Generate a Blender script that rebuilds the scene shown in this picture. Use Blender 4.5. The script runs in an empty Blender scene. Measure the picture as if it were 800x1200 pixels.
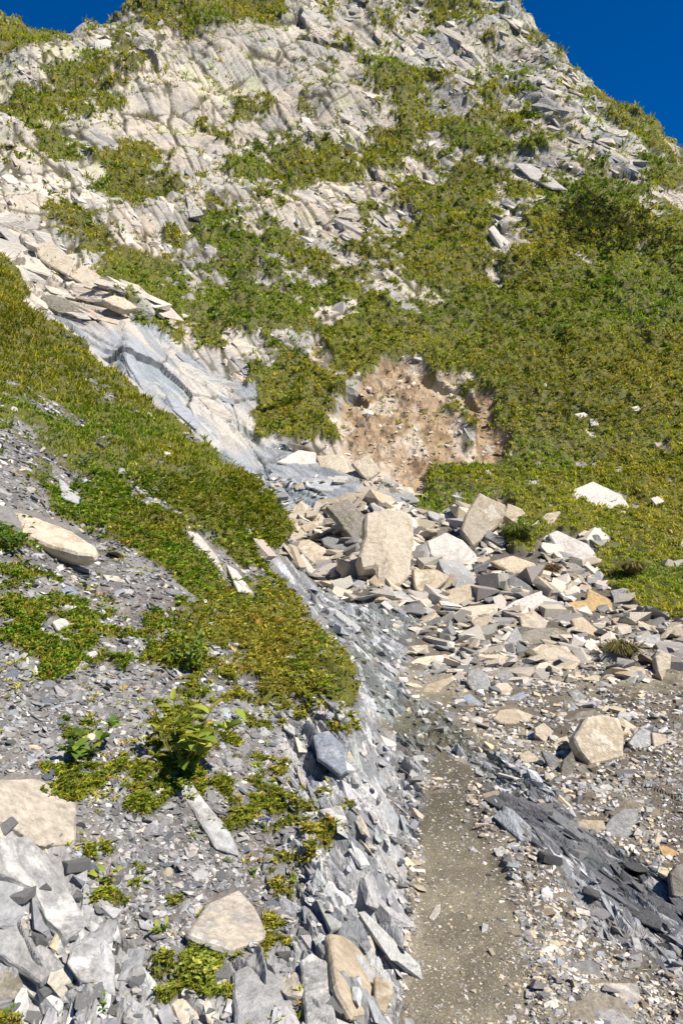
import bpy, bmesh, math, random
import numpy as np
from mathutils import Vector, Matrix

# ------------------------------------------------------------------ camera, sky, sun
F = 906.0            # focal length in photograph pixels (800 x 1200)
EYE = 1.6
scene = bpy.context.scene
cam_d = bpy.data.cameras.new('camera')
cam = bpy.data.objects.new('camera', cam_d)
scene.collection.objects.link(cam)
cam.location = (0, 0, EYE)
cam.rotation_euler = (math.radians(90), 0, 0)
cam_d.sensor_fit = 'VERTICAL'
cam_d.sensor_height = 24.0
cam_d.lens = 24.0 * F / 1200.0
cam_d.clip_start = 0.05
cam_d.clip_end = 2000
scene.camera = cam
scene.render.resolution_x = 682
scene.render.resolution_y = 1024

SUN_DIR = Vector((0.52, -0.34, 0.80)).normalized()      # towards the sun
SUN_EL = math.asin(SUN_DIR.z)
world = bpy.data.worlds.new('World')
scene.world = world
world.use_nodes = True
wn = world.node_tree
bg = wn.nodes['Background']
sky = wn.nodes.new('ShaderNodeTexSky')
sky.sky_type = 'NISHITA'
sky.sun_disc = False
sky.sun_elevation = SUN_EL
sky.sun_rotation = math.atan2(SUN_DIR.x, SUN_DIR.y)
sky.altitude = 2200
sky.air_density = 1.0
sky.dust_density = 0.0
sky.ozone_density = 4.0
hs = wn.nodes.new('ShaderNodeHueSaturation')
hs.inputs['Hue'].default_value = 0.51
hs.inputs['Saturation'].default_value = 1.45
wn.links.new(sky.outputs[0], hs.inputs['Color'])
wn.links.new(hs.outputs[0], bg.inputs['Color'])
bg.inputs['Strength'].default_value = 0.072
sun_d = bpy.data.lights.new('sun', 'SUN')
sun_d.energy = 4.9
sun_d.angle = math.radians(0.5)
sun_d.color = (1.0, 0.94, 0.85)
sun = bpy.data.objects.new('sun', sun_d)
scene.collection.objects.link(sun)
sun.rotation_euler = SUN_DIR.to_track_quat('Z', 'Y').to_euler()
scene.view_settings.view_transform = 'Standard'
scene.view_settings.look = 'None'
scene.view_settings.gamma = 1.0
scene.view_settings.use_curve_mapping = False
scene.view_settings.exposure = 0.72
scene.cycles.use_denoising = True
scene.cycles.max_bounces = 5

rng = np.random.default_rng(7)
random.seed(7)

# ------------------------------------------------------------------ noise
def _h(ix, iy, iz, seed=0):
    h = (ix.astype(np.int64) * 374761393 + iy.astype(np.int64) * 668265263 + iz.astype(np.int64) * 2147483647 + seed * 1442695041) & 0xFFFFFFFF
    h = ((h ^ (h >> 13)) * 1274126177) & 0xFFFFFFFF
    h = ((h ^ (h >> 16)) * 2246822519) & 0xFFFFFFFF
    h = h ^ (h >> 15)
    return (h & 0xFFFFFF).astype(np.float32) / 16777215.0

def vnoise(x, y, z=None, seed=0):
    """smooth value noise, 0..1"""
    x0 = np.floor(x); y0 = np.floor(y)
    fx = (x - x0).astype(np.float32); fy = (y - y0).astype(np.float32)
    fx = fx * fx * fx * (fx * (fx * 6 - 15) + 10); fy = fy * fy * fy * (fy * (fy * 6 - 15) + 10)
    ix = x0.astype(np.int64); iy = y0.astype(np.int64)
    def layer(iz):
        a = _h(ix, iy, iz, seed); b = _h(ix + 1, iy, iz, seed)
        c = _h(ix, iy + 1, iz, seed); d = _h(ix + 1, iy + 1, iz, seed)
        return (a * (1 - fx) + b * fx) * (1 - fy) + (c * (1 - fx) + d * fx) * fy
    if z is None:
        return layer(np.zeros_like(ix))
    z0 = np.floor(z); fz = (z - z0).astype(np.float32); fz = fz * fz * (3 - 2 * fz)
    iz = z0.astype(np.int64)
    return layer(iz) * (1 - fz) + layer(iz + 1) * fz

def fbm(x, y, z=None, octv=4, seed=0, gain=0.5, lac=2.03):
    s = 0; a = 1; t = 0
    for o in range(octv):
        s = s + a * vnoise(x + 17.3 * o, y - 9.1 * o, None if z is None else z + 3.7 * o, seed + o)
        t += a; a *= gain; x = x * lac; y = y * lac
        if z is not None: z = z * lac
    return s / t

def voro(x, y, seed=0, jit=0.95):
    """2D voronoi: F1, F2, cell random value, offsets from the cell point, second random value"""
    x0 = np.floor(x).astype(np.int64); y0 = np.floor(y).astype(np.int64)
    f1 = np.full(x.shape, 9.0, np.float32); f2 = f1.copy()
    r1 = np.zeros(x.shape, np.float32); r2 = r1.copy(); ox = r1.copy(); oy = r1.copy()
    z = np.zeros_like(x0)
    for i in (-1, 0, 1):
        for j in (-1, 0, 1):
            cx = x0 + i; cy = y0 + j
            hx = _h(cx, cy, z, seed + 11); hy = _h(cx, cy, z, seed + 23)
            dx = (cx + 0.5 + (hx - 0.5) * jit - x).astype(np.float32); dy = (cy + 0.5 + (hy - 0.5) * jit - y).astype(np.float32)
            d = np.sqrt(dx * dx + dy * dy)
            near = d < f1
            f2 = np.where(near, f1, np.minimum(f2, d))
            r1 = np.where(near, hx, r1); r2 = np.where(near, _h(cx, cy, z, seed + 37), r2)
            ox = np.where(near, dx, ox); oy = np.where(near, dy, oy)
            f1 = np.where(near, d, f1)
    return f1, f2, _scr(r1), ox, oy, r2

def _scr(a):
    return (a * 7919.13) % 1.0

def sstep(a, b, x):
    t = np.clip((x - a) / (b - a), 0, 1)
    return t * t * (3 - 2 * t)

def inpoly(px, py, poly):
    ins = np.zeros(px.shape, bool)
    n = len(poly); j = n - 1
    for i in range(n):
        xi, yi = poly[i]; xj, yj = poly[j]
        c = ((yi > py) != (yj > py)) & (px < (xj - xi) * (py - yi) / ((yj - yi) + 1e-9) + xi)
        ins ^= c; j = i
    return ins

def uni(v):
    """even out a noise so its values spread uniformly over 0..1"""
    q = np.quantile(v.ravel()[::37], np.linspace(0, 1, 201))
    return np.interp(v, q, np.linspace(0, 1, 201))
def blur(M, r, it=2, rc=None):
    M = M.astype(np.float64)
    for _ in range(it):
        for ax, r in ((0, r), (1, rc or r)):
            p = [(0, 0), (0, 0)]; p[ax] = (r + 1, r)
            cs = np.cumsum(np.pad(M, p, mode='edge'), axis=ax)
            n = M.shape[ax]
            hi = np.take(cs, np.arange(2 * r + 1, 2 * r + 1 + n), axis=ax); lo = np.take(cs, np.arange(0, n), axis=ax)
            M = (hi - lo) / (2 * r + 1)
    return M

def blob(px, py, cx, cy, rx, ry, ang=0):
    c, s = math.cos(math.radians(ang)), math.sin(math.radians(ang))
    dx = px - cx; dy = py - cy
    u = (dx * c + dy * s) / rx; v = (-dx * s + dy * c) / ry
    return np.clip(1.15 - np.sqrt(u * u + v * v) * 0.65, 0, 1)

# ------------------------------------------------------------------ the lie of the land
# Survey points: bearing px, elevation row, distance Y (metres).  Z = EYE + (600-row)/F * Y
def warpY(Y):
    return Y if Y <= 14 else 14 * (Y / 14) ** 0.58
pts = []
def S(px, *prs):
    for r, Y in prs: pts.append((px, r, warpY(Y)))
def SZ(px, *yz):
    for Y, z in yz: pts.append((px, 600 - (z - EYE) / Y * F, Y))
# left bank
S(-350, (1700, 1.3), (1200, 1.8), (900, 2.3), (600, 3.8), (400, 7), (250, 12), (260, 16), (180, 24), (80, 42), (0, 60), (-20, 70), (80, 100))
S(-150, (1600, 1.35), (1200, 1.95), (900, 2.6), (650, 4.0), (430, 7.2), (270, 12.3), (300, 16), (230, 24), (130, 42), (60, 56), (25, 68), (100, 100))
S(0, (1560, 1.4), (1200, 2.05), (1000, 2.45), (800, 3.3), (640, 4.5), (500, 6.5), (390, 9.4), (302, 12.5), (345, 15.5), (300, 20), (283, 23), (250, 25), (200, 31), (150, 39), (100, 49), (50, 60), (22, 68), (60, 76), (160, 110))
S(50, (375, 12.3), (430, 15), (372, 18))
S(100, (1200, 2.1), (1000, 2.65), (800, 3.6), (650, 5.3), (520, 8.0), (415, 12.0), (460, 14.3), (402, 17.0), (350, 20.5), (300, 25), (250, 30), (200, 36), (150, 43), (100, 51), (50, 62), (12, 72), (60, 82), (160, 115))
S(150, (455, 11.6), (495, 13.9), (440, 16.2), (390, 18.6))
S(200, (1200, 2.15), (1000, 2.85), (850, 3.6), (700, 5.0), (600, 7.0), (492, 11.2), (530, 13.5), (480, 15), (430, 18), (400, 20.5), (350, 25), (300, 30), (250, 35), (200, 41), (150, 48), (100, 56), (50, 66), (0, 78), (-35, 86), (60, 110))
S(250, (532, 10.6), (565, 13.1), (520, 14.2))
S(300, (1200, 2.2), (1000, 3.05), (860, 4.0), (760, 5.3), (660, 8.0), (565, 10.0), (592, 12.5), (550, 14), (500, 15.6), (450, 18), (400, 21.5), (300, 31), (200, 43), (100, 59), (0, 83), (-55, 95), (60, 125))
S(333, (610, 9.3), (632, 9.0), (640, 11.2), (600, 12.6))
S(350, (1100, 2.6), (1000, 3.15), (900, 3.85), (820, 4.7), (730, 6.6))
SZ(400, (1.4, .1), (2.3, .17), (3.0, .17), (3.6, .19))
S(400, (800, 5.2), (570, 13.4), (540, 14.4), (500, 16.5), (450, 19), (400, 22.5), (350, 27), (300, 32), (250, 38), (200, 45), (150, 53), (100, 62), (50, 73), (0, 86), (-70, 98), (50, 130))
S(408, (855, 4.35))
S(380, (900, 4.0))
SZ(440, (2.4, .07), (3.0, .06), (3.8, .05), (4.5, .06))
S(345, (660, 9.9)); S(380, (720, 8.0)); S(430, (790, 6.4)); S(440, (860, 5.2)); S(365, (690, 9.1)); S(405, (755, 7.2))
for px_ in (500, 560, 640):
    SZ(px_, (1.4, 0), (2.4, 0), (3.2, 0), (4.2, -.01), (5.2, 0), (6.2, .05), (7.2, .12), (8.4, .26), (9.6, .52), (11, .95), (12.4, 1.4))
SZ(450, (6.4, .16), (7.4, .25), (8.6, .42), (9.8, .74), (11.2, 1.2), (12.4, 1.65))
SZ(720, (1.4, 0), (2.4, -.02), (3.1, -.09), (3.7, -.1), (4.4, -.02), (5.4, .04), (6.6, .09), (7.8, .17), (9.0, .34))
SZ(800, (1.4, 0), (2.4, -.05), (3.1, -.12), (3.8, -.04), (4.6, .03), (6.0, .08), (7.4, .13), (8.5, .25))
SZ(950, (1.4, 0), (2.4, -.05), (3.4, -.05), (5, .08), (7, .2))
S(500, (560, 14.2), (520, 15.6), (470, 18.2), (430, 20.2), (300, 33), (200, 46), (100, 63), (0, 83), (-55, 91), (40, 125))
S(600, (590, 13.4), (550, 15), (500, 17.5), (450, 20), (400, 23.5), (350, 28), (300, 33.5), (250, 40), (200, 48), (150, 56), (100, 64), (50, 72), (-2, 79), (60, 98))
S(650, (45, 73), (100, 90))
S(700, (625, 12.3), (550, 15), (500, 17), (400, 22.5), (300, 31), (200, 44), (150, 54), (90, 67), (150, 84))
S(750, (137, 61), (200, 76))
S(800, (715, 9.3), (650, 11.5), (600, 13.2), (500, 17), (400, 22), (300, 30), (250, 37), (205, 47), (180, 55), (250, 70))
S(950, (700, 9.0), (600, 12.5), (480, 17), (380, 23), (320, 33), (310, 42), (400, 60))
S(1150, (1700, 1.3), (1200, 2.3), (900, 4.6), (700, 8.5), (600, 12), (470, 18), (420, 26), (430, 32), (520, 48))
P3 = np.array(pts, float)
# -> 2D domain (px/100, 3 lnY)
CX = np.stack([P3[:, 0] / 100.0, 3.0 * np.log(P3[:, 2])], 1)
def _phi(r2): return 0.5 * r2 * np.log(r2 + 1e-9)
_n = len(CX)
_d2 = ((CX[:, None] - CX[None]) ** 2).sum(-1)
A = np.zeros((_n + 3, _n + 3))
A[:_n, :_n] = _phi(_d2) + np.eye(_n) * 0.015
A[:_n, _n] = 1; A[:_n, _n + 1:] = CX
A[_n:, :_n] = A[:_n, _n:].T
W = np.linalg.solve(A, np.concatenate([P3[:, 1], [0, 0, 0]]))

NC, NR = 1080, 1240
PXS = np.linspace(-350, 1150, NC)
inner = (np.linspace(-1, 1, NC))
PXS = 400 + 1000 * (0.56 * inner + 0.44 * inner ** 3)           # denser in the middle
LYS = np.linspace(math.log(1.35), math.log(46.0), NR)
gpx, gly = np.meshgrid(PXS, LYS)                               # rows = distance
row = np.zeros(gpx.shape)
gx_ = gpx / 100.0; gy_ = 3 * gly
for i in range(_n):
    r2 = (gx_ - CX[i, 0]) ** 2 + (gy_ - CX[i, 1]) ** 2
    row += W[i] * _phi(r2)
row += W[_n] + W[_n + 1] * gx_ + W[_n + 2] * gy_
Y = np.exp(gly); X = (gpx - 400) / F * Y; Z = EYE + (600 - row) / F * Y
PX = gpx; ROW = row
BASE = np.stack([X, Y, Z], -1)
def grid_normals(P):
    du = np.gradient(P, axis=1); dv = np.gradient(P, axis=0)
    n = np.cross(du, dv)
    n /= np.linalg.norm(n, axis=-1, keepdims=True) + 1e-12
    return n
NB = grid_normals(BASE)

# ------------------------------------------------------------------ what covers the land (read by eye from the place)
# share of bare rock per 20 px cell (0 = turf, 9 = all rock, s = bare soil), rows from the crest down
ROCKMAP = """
2222688720 0000002783 8566632367 6500000000
5224866622 4104647993 8838646567 8500000000
0135667387 8768999996 3985888757 8754000000
1247735359 8999999999 8238999766 7446500000
8862114749 9889887554 9612389875 5878530000
2212164578 9999996877 6712434753 4676435200
6212344778 9996458847 8644256324 2378854540
4655656999 8567886886 7862110012 3665773230
6456699768 8973666777 7312762015 7255477367
5652121237 8878632111 3223668524 8574447723
8998652124 8773110001 2488851113 5925158620
9998742112 4778855678 8862210012 1563211378
9961325779 7667873689 9744211037 6523410331
9985364788 7653221379 8698500028 6111100000
9899626763 4321222247 8442100128 4101012310
9999971222 2562122324 2225311035 0003210120
9999992123 3223573355 2243212043 0000000000
9999993123 2111111245 5634541111 0000000000
9999999932 3111222244 6552111111 0000000000
9999999963 4215525433 2411131111 0000000000
9999999999 96246355s2 3100000000 0000000000
9999999999 9876251132 12sss10000 0000000000
9999999999 9999911112 4ssssss200 0000000000
9999999999 9999950012 ssssss0ss0 0000000000
9999999999 999992001s sssssss0s0 0000000000
9999999999 9999942212 sssssss4ss 0000000000
9999999999 9999999999 ssssssssss 0000000000
9999999999 9999999999 9ssss00000 0000000000
9999999999 9999999999 9999s00000 0000000000
9999999999 9999999999 99999000ss 0000000000
"""
_rows = [l.replace(' ', '') for l in ROCKMAP.strip().split('\n')]
RM = np.array([[(7 if c == 's' else int(c)) / 9.0 for c in l] for l in _rows])
SM = np.array([[1.0 if c == 's' else 0.0 for c in l] for l in _rows])
def sample(M, px, rw):
    x = np.clip(px / 20.0 - 0.5, 0, 38.999); y = np.clip(rw / 20.0 - 0.5, 0, M.shape[0] - 1.001)
    i = np.floor(y).astype(int); j = np.floor(x).astype(int); fy = y - i; fx = x - j
    return (M[i, j] * (1 - fx) + M[i, j + 1] * fx) * (1 - fy) + (M[i + 1, j] * (1 - fx) + M[i + 1, j + 1] * fx) * fy

BANK_EDGE = [(-600, 200), (-350, 250), (-150, 270), (0, 300), (38, 330), (40, 345), (25, 350), (45, 372), (75, 398), (100, 415), (130, 440), (200, 492), (260, 538), (300, 563), (325, 592), (335, 628), (326, 645), (300, 645),
             (330, 685), (360, 722), (400, 765), (413, 800), (414, 850), (425, 880), (440, 930), (470, 985), (478, 1060), (466, 1120), (466, 1300), (440, 2000), (-900, 2000), (-900, 200)]
jit1 = (fbm(X * 3, Z * 3 + Y, octv=4, seed=5) - 0.5)
jpx = PX + jit1 * 22; jrow = ROW + (fbm(X * 3 + 40, Z * 3 + Y, octv=4, seed=6) - 0.5) * 22
YDIV = np.interp(PX, [-350, -150, 0, 100, 200, 300, 335, 2000], [13.5, 13.6, 13.8, 13.2, 12.3, 11.3, 10.2, 10.2])
bank = inpoly(PX + jit1 * 8, ROW, BANK_EDGE) & (Y < YDIV)
bankf = bank.astype(np.float32)
mount = ((ROW < 600) & ~bank) | (Y > YDIV + 0.3)

# turf on the near bank
BANK_TURF = [(-600, 150), (0, 290), (30, 345), (45, 372), (100, 415), (200, 492), (260, 540), (325, 590), (340, 632), (310, 650), (350, 705), (405, 762), (418, 800), (418, 862), (385, 852), (345, 815), (290, 780), (250, 742), (232, 705),
             (200, 668), (160, 652), (115, 640), (60, 600), (30, 540), (0, 512), (-200, 470), (-600, 400)]
tb = inpoly(jpx, jrow, BANK_TURF).astype(np.float32) * 0.92
for (cx, cy, rx, ry, a, v) in [(60, 742, 78, 40, 10, .85), (20, 690, 40, 50, 0, .6), (12, 630, 24, 26, 0, 1.), (212, 762, 38, 36, 0, 1.), (95, 885, 26, 36, 0, .75), (135, 915, 60, 32, 10, .7),
                            (215, 860, 30, 45, 0, .8), (295, 945, 70, 45, 35, .72), (350, 985, 42, 36, 20, .8), (240, 1125, 55, 42, 0, .8), (150, 1045, 60, 30, 20, .5), (300, 1085, 50, 18, 20, .6),
                            (372, 1070, 26, 30, 30, .55), (10, 1190, 22, 18, 0, .7), (310, 1010, 24, 30, 0, .6), (330, 800, 90, 40, 30, .62), (270, 850, 60, 30, 30, .5), (120, 1185, 22, 18, 0, .6), (100, 570, 90, 26, 30, .85), (230, 900, 20, 40, 20, .45)]:
    tb = np.maximum(tb, blob(jpx, jrow, cx, cy, rx, ry, a) * v)
for (cx, cy, rx, ry, a, v) in [(244, 648, 9, 34, -38, 1.), (275, 672, 9, 26, -50, 1.), (165, 578, 7, 22, -55, .9), (80, 565, 16, 20, -45, .8), (20, 520, 60, 16, 35, .8), (40, 470, 50, 7, 30, .6), (90, 500, 40, 7, 30, .5), (130, 470, 34, 6, 35, .5),
                            (60, 625, 62, 16, 18, 1.), (60, 730, 14, 12, 0, .8), (200, 600, 30, 6, 30, .4), (310, 680, 20, 7, 40, .6)]:
    tb = tb - blob(jpx, jrow, cx, cy, rx, ry, a) * v * 0.9
nz = fbm(X * 9, Y * 6 + Z * 9, octv=4, seed=31)
unz = uni(nz + .5 * fbm(X * 24, Y * 18 + Z * 24, octv=2, seed=33))
tb = np.where(ROW > 820, tb * .74, tb)
turf_bank = sstep(-.06, .06, np.clip(tb, 0, 1) * 1.12 - .06 - unz) * bankf

# mountain rock / turf
sc_ = np.clip(22 / Y, 0.35, 1.6)
n1 = fbm(X * 1.3, Z * 1.5, octv=6, seed=3, gain=0.62)
al = X * 0.77 - Z * 0.64; pe = X * 0.64 + Z * 0.77
n2 = fbm(al * 0.5, pe * 2.2, octv=5, seed=9, gain=0.6)
nn = 0.55 * n1 + 0.45 * n2
mrow = np.clip(ROW, 3, 700)
rm = sample(RM, PX + (n1 - .5) * 26, mrow + (n2 - .5) * 26)
sm_ = sample(SM, PX + (n1 - .5) * 22, mrow + (n2 - .5) * 22)
GR = [(486, 598), (500, 560), (520, 530), (620, 500), (2000, 500), (2000, 742), (800, 728), (765, 722), (735, 706), (712, 690), (690, 668), (700, 640), (690, 632), (655, 622), (640, 640), (600, 650), (585, 640), (592, 600), (560, 588), (520, 602)]
turf_right = inpoly(jpx, jrow, GR) & ~bank & (Y < 20)
g0a = np.zeros_like(nn)
un = uni(n1 * .5 + n2 * .5 + (fbm(X * 5, Z * 6, octv=3, seed=12) - .5) * .35)
rm = np.where(rm > .02, np.clip(.5 + (rm - .5) * 1.25, .03, 1), 0)
rock_m = sstep(-.05, .05, rm * 1.16 - .06 - un)
soil = sstep(0.4, 0.62, sm_) * (ROW < 620) * (~bank)
rock_m = np.where(ROW > 585, 1.0, rock_m)
rock_m = np.where(turf_right & (soil < .4), (fbm(X * 4, Y * 3, octv=3, seed=77) > 0.76) * 1.0, rock_m)
turf_m = np.where(bank, 0, (1 - rock_m) * (1 - soil))
turf = np.where(bank, turf_bank, turf_m).astype(np.float32)

WET = [(312, 650), (345, 655), (372, 688), (410, 700), (450, 706), (492, 722), (476, 760), (462, 800), (500, 826), (545, 852), (600, 890), (650, 930), (700, 985), (780, 1032), (900, 1090), (900, 1190), (800, 1150), (700, 1085), (640, 1020), (590, 965),
       (575, 925), (540, 890), (505, 888), (490, 950), (478, 1000), (440, 935), (425, 880), (412, 800), (360, 722), (325, 680)]
SLAB = [(-200, 180), (0, 250), (40, 290), (60, 330), (165, 352), (192, 395), (245, 440), (268, 450), (300, 450), (312, 470), (306, 505), (330, 525), (370, 545), (420, 566), (425, 588), (330, 604), (-200, 604)]
wet = inpoly(jpx, jrow, WET).astype(np.float32) * (~bank)
slab = (inpoly(jpx * .6 + PX * .4, jrow * .6 + ROW * .4, SLAB) & ~bank & (Y < 27)).astype(np.float32)
PATH = [(440, 2100), (462, 1300), (470, 1180), (478, 1100), (488, 1010), (486, 950), (500, 905), (520, 880), (538, 894), (550, 930), (568, 970), (592, 1020), (600, 1080), (612, 1140), (640, 1300), (700, 2100)]
PATH2 = [(712, 806), (745, 790), (830, 784), (1100, 778), (1100, 815), (820, 806), (760, 812)]
path = inpoly(PX + jit1 * 30, ROW, PATH) & ~bank
pu = uni(fbm(X * 6, Y * 3.5, octv=4, seed=171))
for (cx, cy, rx, ry, a_) in [(505, 858, 55, 22, 5), (465, 838, 30, 14, 30), (600, 878, 50, 9, 8), (520, 818, 40, 8, 5), (540, 905, 40, 20, 0)]:
    path |= (blob(PX, ROW, cx, cy, rx, ry, a_) > .35 + .65 * pu) & ~bank
path &= ~((ROW < 930) & (ROW > 870) & (pu > .72))
path2 = inpoly(jpx, jrow, PATH2) & ~bank
wall = (bankf * sstep(0, 1, blob(PX, ROW, 430, 1010, 62, 175, -10) * 2.2))          # slate face beside the path
bedL = bankf * (inpoly(jpx, jrow, [(-300, 960), (0, 960), (60, 975), (100, 1040), (150, 1090), (260, 1130), (340, 1110), (400, 1020), (400, 840), (430, 860), (500, 1000), (480, 2000), (-900, 2000), (-900, 960)]) * 1.0)

wetS = blur(wet, 5); slabS = blur(slab, 4); bankS = blur(bankf, 2); wallS = blur(wall, 8); pathS = blur((path | path2) * 1.0, 10)
soilS = blur(soil * (1 - .35 * un), 3); bedS = blur(bedL, 9); turfS = blur(turf, 1, 1)
# ------------------------------------------------------------------ relief
D = np.zeros_like(X)                       # displacement along the normal
# mountain: bedded blocks, two sizes, cut by joints
def blocks(al, pe, sa, sp, seed, w=0.09):
    wx = (fbm(al * .7, pe * .7, octv=2, seed=seed + 5) - .5) * 0.9
    f1, f2, r, ox, oy, r2 = voro(al / sa + wx, pe / sp - wx, seed=seed)
    tilt = ox * (r2 - .5) * 1.3 + oy * ((r * 57.3) % 1 - .5) * 1.3
    return (r - 0.5) + tilt * 0.8, 1 - sstep(0, w, f2 - f1), r2
b1, g1, c1 = blocks(al, pe, 4.2, 1.3, 41, .05)
b2, g2, c2 = blocks(al + 3, pe, 1.5, .42, 43, .09)
al2 = X * 0.94 + Z * 0.34; pe2 = -X * 0.34 + Z * 0.94
b3, g3, c3 = blocks(al2, pe2, 2.4, .55, 47, .06)
b4, g4, c4 = blocks(al, pe, .55, .2, 48, .12)
farf = sstep(16, 28, Y)
smoothslab = np.clip(blob(PX, ROW, 290, 100, 150, 62, -15) * 1.4, 0, 1) * farf    # the big pale slabs near the top
rough = 1 - 0.6 * smoothslab
mrock = blur(rock_m, 1, 1) * (1 - soil) * (~bank) * np.clip((Y - 13.5) / 6, 0.12, 1) * (1 - slab)
Dm = (b1 * .62 + b2 * .30 * rough + b3 * .24 * rough + b4 * .07 * rough * np.clip(1.3 - Y / 60, .3, 1)) * (0.35 + .65 * farf)
Dm -= (g1 * .30 + g2 * .16 * rough + g3 * .16 * rough) * (0.4 + .6 * farf)
Dm += (fbm(al * 1.1, pe * 4, octv=4, seed=51) - .5) * .16 * rough
alc = X * .52 - Z * .85; pec = X * .85 + Z * .52; alb = X * .88 + Z * .47; peb = -X * .47 + Z * .88
def facets(a_, p_, sa_, sp_, seed, w, ga=.10, gp=.26, wob=.35):
    wx = (fbm(a_ * .5, p_ * .8, octv=3, seed=seed + 7) - .5) * wob
    f1_, f2_, r_, ox_, oy_, q_ = voro(a_ / sa_ + wx, p_ / sp_ + wx * 1.5, seed=seed)
    h_ = ox_ * sa_ * (q_ - .5) * 2 * ga + oy_ * sp_ * (r_ - .5) * 2 * gp
    return h_, 1 - sstep(w * .35, w, f2_ - f1_), r_
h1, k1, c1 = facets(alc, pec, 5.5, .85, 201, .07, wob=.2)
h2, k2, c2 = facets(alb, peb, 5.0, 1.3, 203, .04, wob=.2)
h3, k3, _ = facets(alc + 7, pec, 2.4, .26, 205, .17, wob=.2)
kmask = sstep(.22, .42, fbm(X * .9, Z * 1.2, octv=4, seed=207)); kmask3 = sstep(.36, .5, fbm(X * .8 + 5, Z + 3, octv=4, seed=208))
Dm = (h1 * .42 + h2 * .40) * (1 - .4 * smoothslab) + h3 * .38 * rough + blur(b1, 3, 2) * .16 * (1 - .7 * smoothslab) + blur(b3, 3, 2) * .08 * rough
Dm += (fbm(alc * 1.2, pec * 3.5, octv=4, seed=51) - .5) * .09 * rough
Dm = Dm - (k1 * kmask * .09 + k2 * kmask * .07 + k3 * kmask3 * .03)
Dm = blur(Dm, 1, 1, 1) * (.45 + .55 * farf) / .55 + 0.08
D += mrock * Dm * .55
D += np.where(bank, 0, (fbm(X * .25, Z * .3, octv=3, seed=61) - .5) * 1.6 * farf * (1 - slab))
# turf swell and hummocks
D += turfS * ((fbm(X * 1.6, Y * 1.1, octv=3, seed=63) - .5) * .018 * Y + (fbm(X * 7, Y * 5, octv=2, seed=64) - .5) * .010 * np.minimum(Y, 22) + .006 * np.minimum(Y, 30))
# the scar: cut into the slope, crumbling
D += -.24 * sstep(.15, .9, blur(soil, 7)) + soilS * (fbm(X * 3, Z * 3.5, octv=5, seed=65, gain=.55) - .5) * .34
# water-worn slab in the gully
sa = X * 0.75 - Y * 0.66; sp = X * .66 + Y * .75
sb, sg, sc1 = blocks(sa, sp, 2.6, 1.5, 71, .022)
upper = sstep(395, 350, ROW)
sh1, sk1, _ = facets(sa, sp, 2.4, 1.1, 211, .022, .03, .06, .2)
sh2, sk2, _ = facets(sa + sp * .5, sp - sa * .3, 3.2, 2.2, 213, .02, .03, .05, .2)
D += slabS * (1 - upper) * (sh1 + sh2 - (sk1 + sk2) * .022 + blur(sb, 2, 2) * .13 + (fbm(sa * .8, sp * 6, octv=4, seed=72) - .5) * .12 + (fbm(sa * 3, sp * 8, octv=4, seed=73) - .5) * .06)
ub, ug, uc = blocks(sa, sp, 1.7, .5, 75, .07)
D += slabS * upper * (blur(ub, 2, 1) * .30 - ug * .22 + b3 * .25 + (fbm(sa * 2, sp * 9, octv=3, seed=76) - .5) * .14)
# slate near the path: steep plates along the strike
fine_g = fbm(X * 22, Y * 18 + Z * 20, octv=3, seed=79)
st = X * 0.32 - Y * 0.95; pp = X * 0.95 + Y * 0.32 + Z * .5
wv = (fbm(st * 1.1, pp * 2.0, octv=3, seed=80) - .5)
fb1, fg1, fc1 = blocks(st + wv * .2, pp + wv * .12, .62, .13, 81, .10)
fb2, fg2, fc2 = blocks(st, pp + wv * .10, .22, .045, 83, .14)
lb, lg, lc = blocks(st, pp, .55, .24, 87, .07)
fb1 = blur(fb1, 1, 1, 2); fb2 = blur(fb2, 1, 1, 2)
ridg = 1 - np.abs(fbm(st * 1.6, pp * 16, octv=4, seed=85, gain=.6) * 2 - 1)
near = 1 - sstep(10.5, 13, Y)
fol = (fb1 * .055 + fb2 * .026 + (ridg - .6) * .055 - fg1 * .018 - fg2 * .008)
D += near * wetS * (1 - pathS) * (fol * 1.0 + (fbm(st * .9, pp * 3, octv=3, seed=86) - .5) * .12)
D += near * wallS * (fol * 1.6 + lb * .05 - lg * .03)
# bank: rubble bed and ledges
D += bankS * (1 - turfS) * (1 - wallS) * ((fbm(st * 5, pp * 14, octv=4, seed=88) - .5) * .04 + bedS * (lb * .05 - lg * .05 + fb2 * .03 + fb1 * .03 + (fine_g - .5) * .03) + (fbm(X * 1.7, Y * 1.3, octv=2, seed=89) - .5) * .06)
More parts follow.
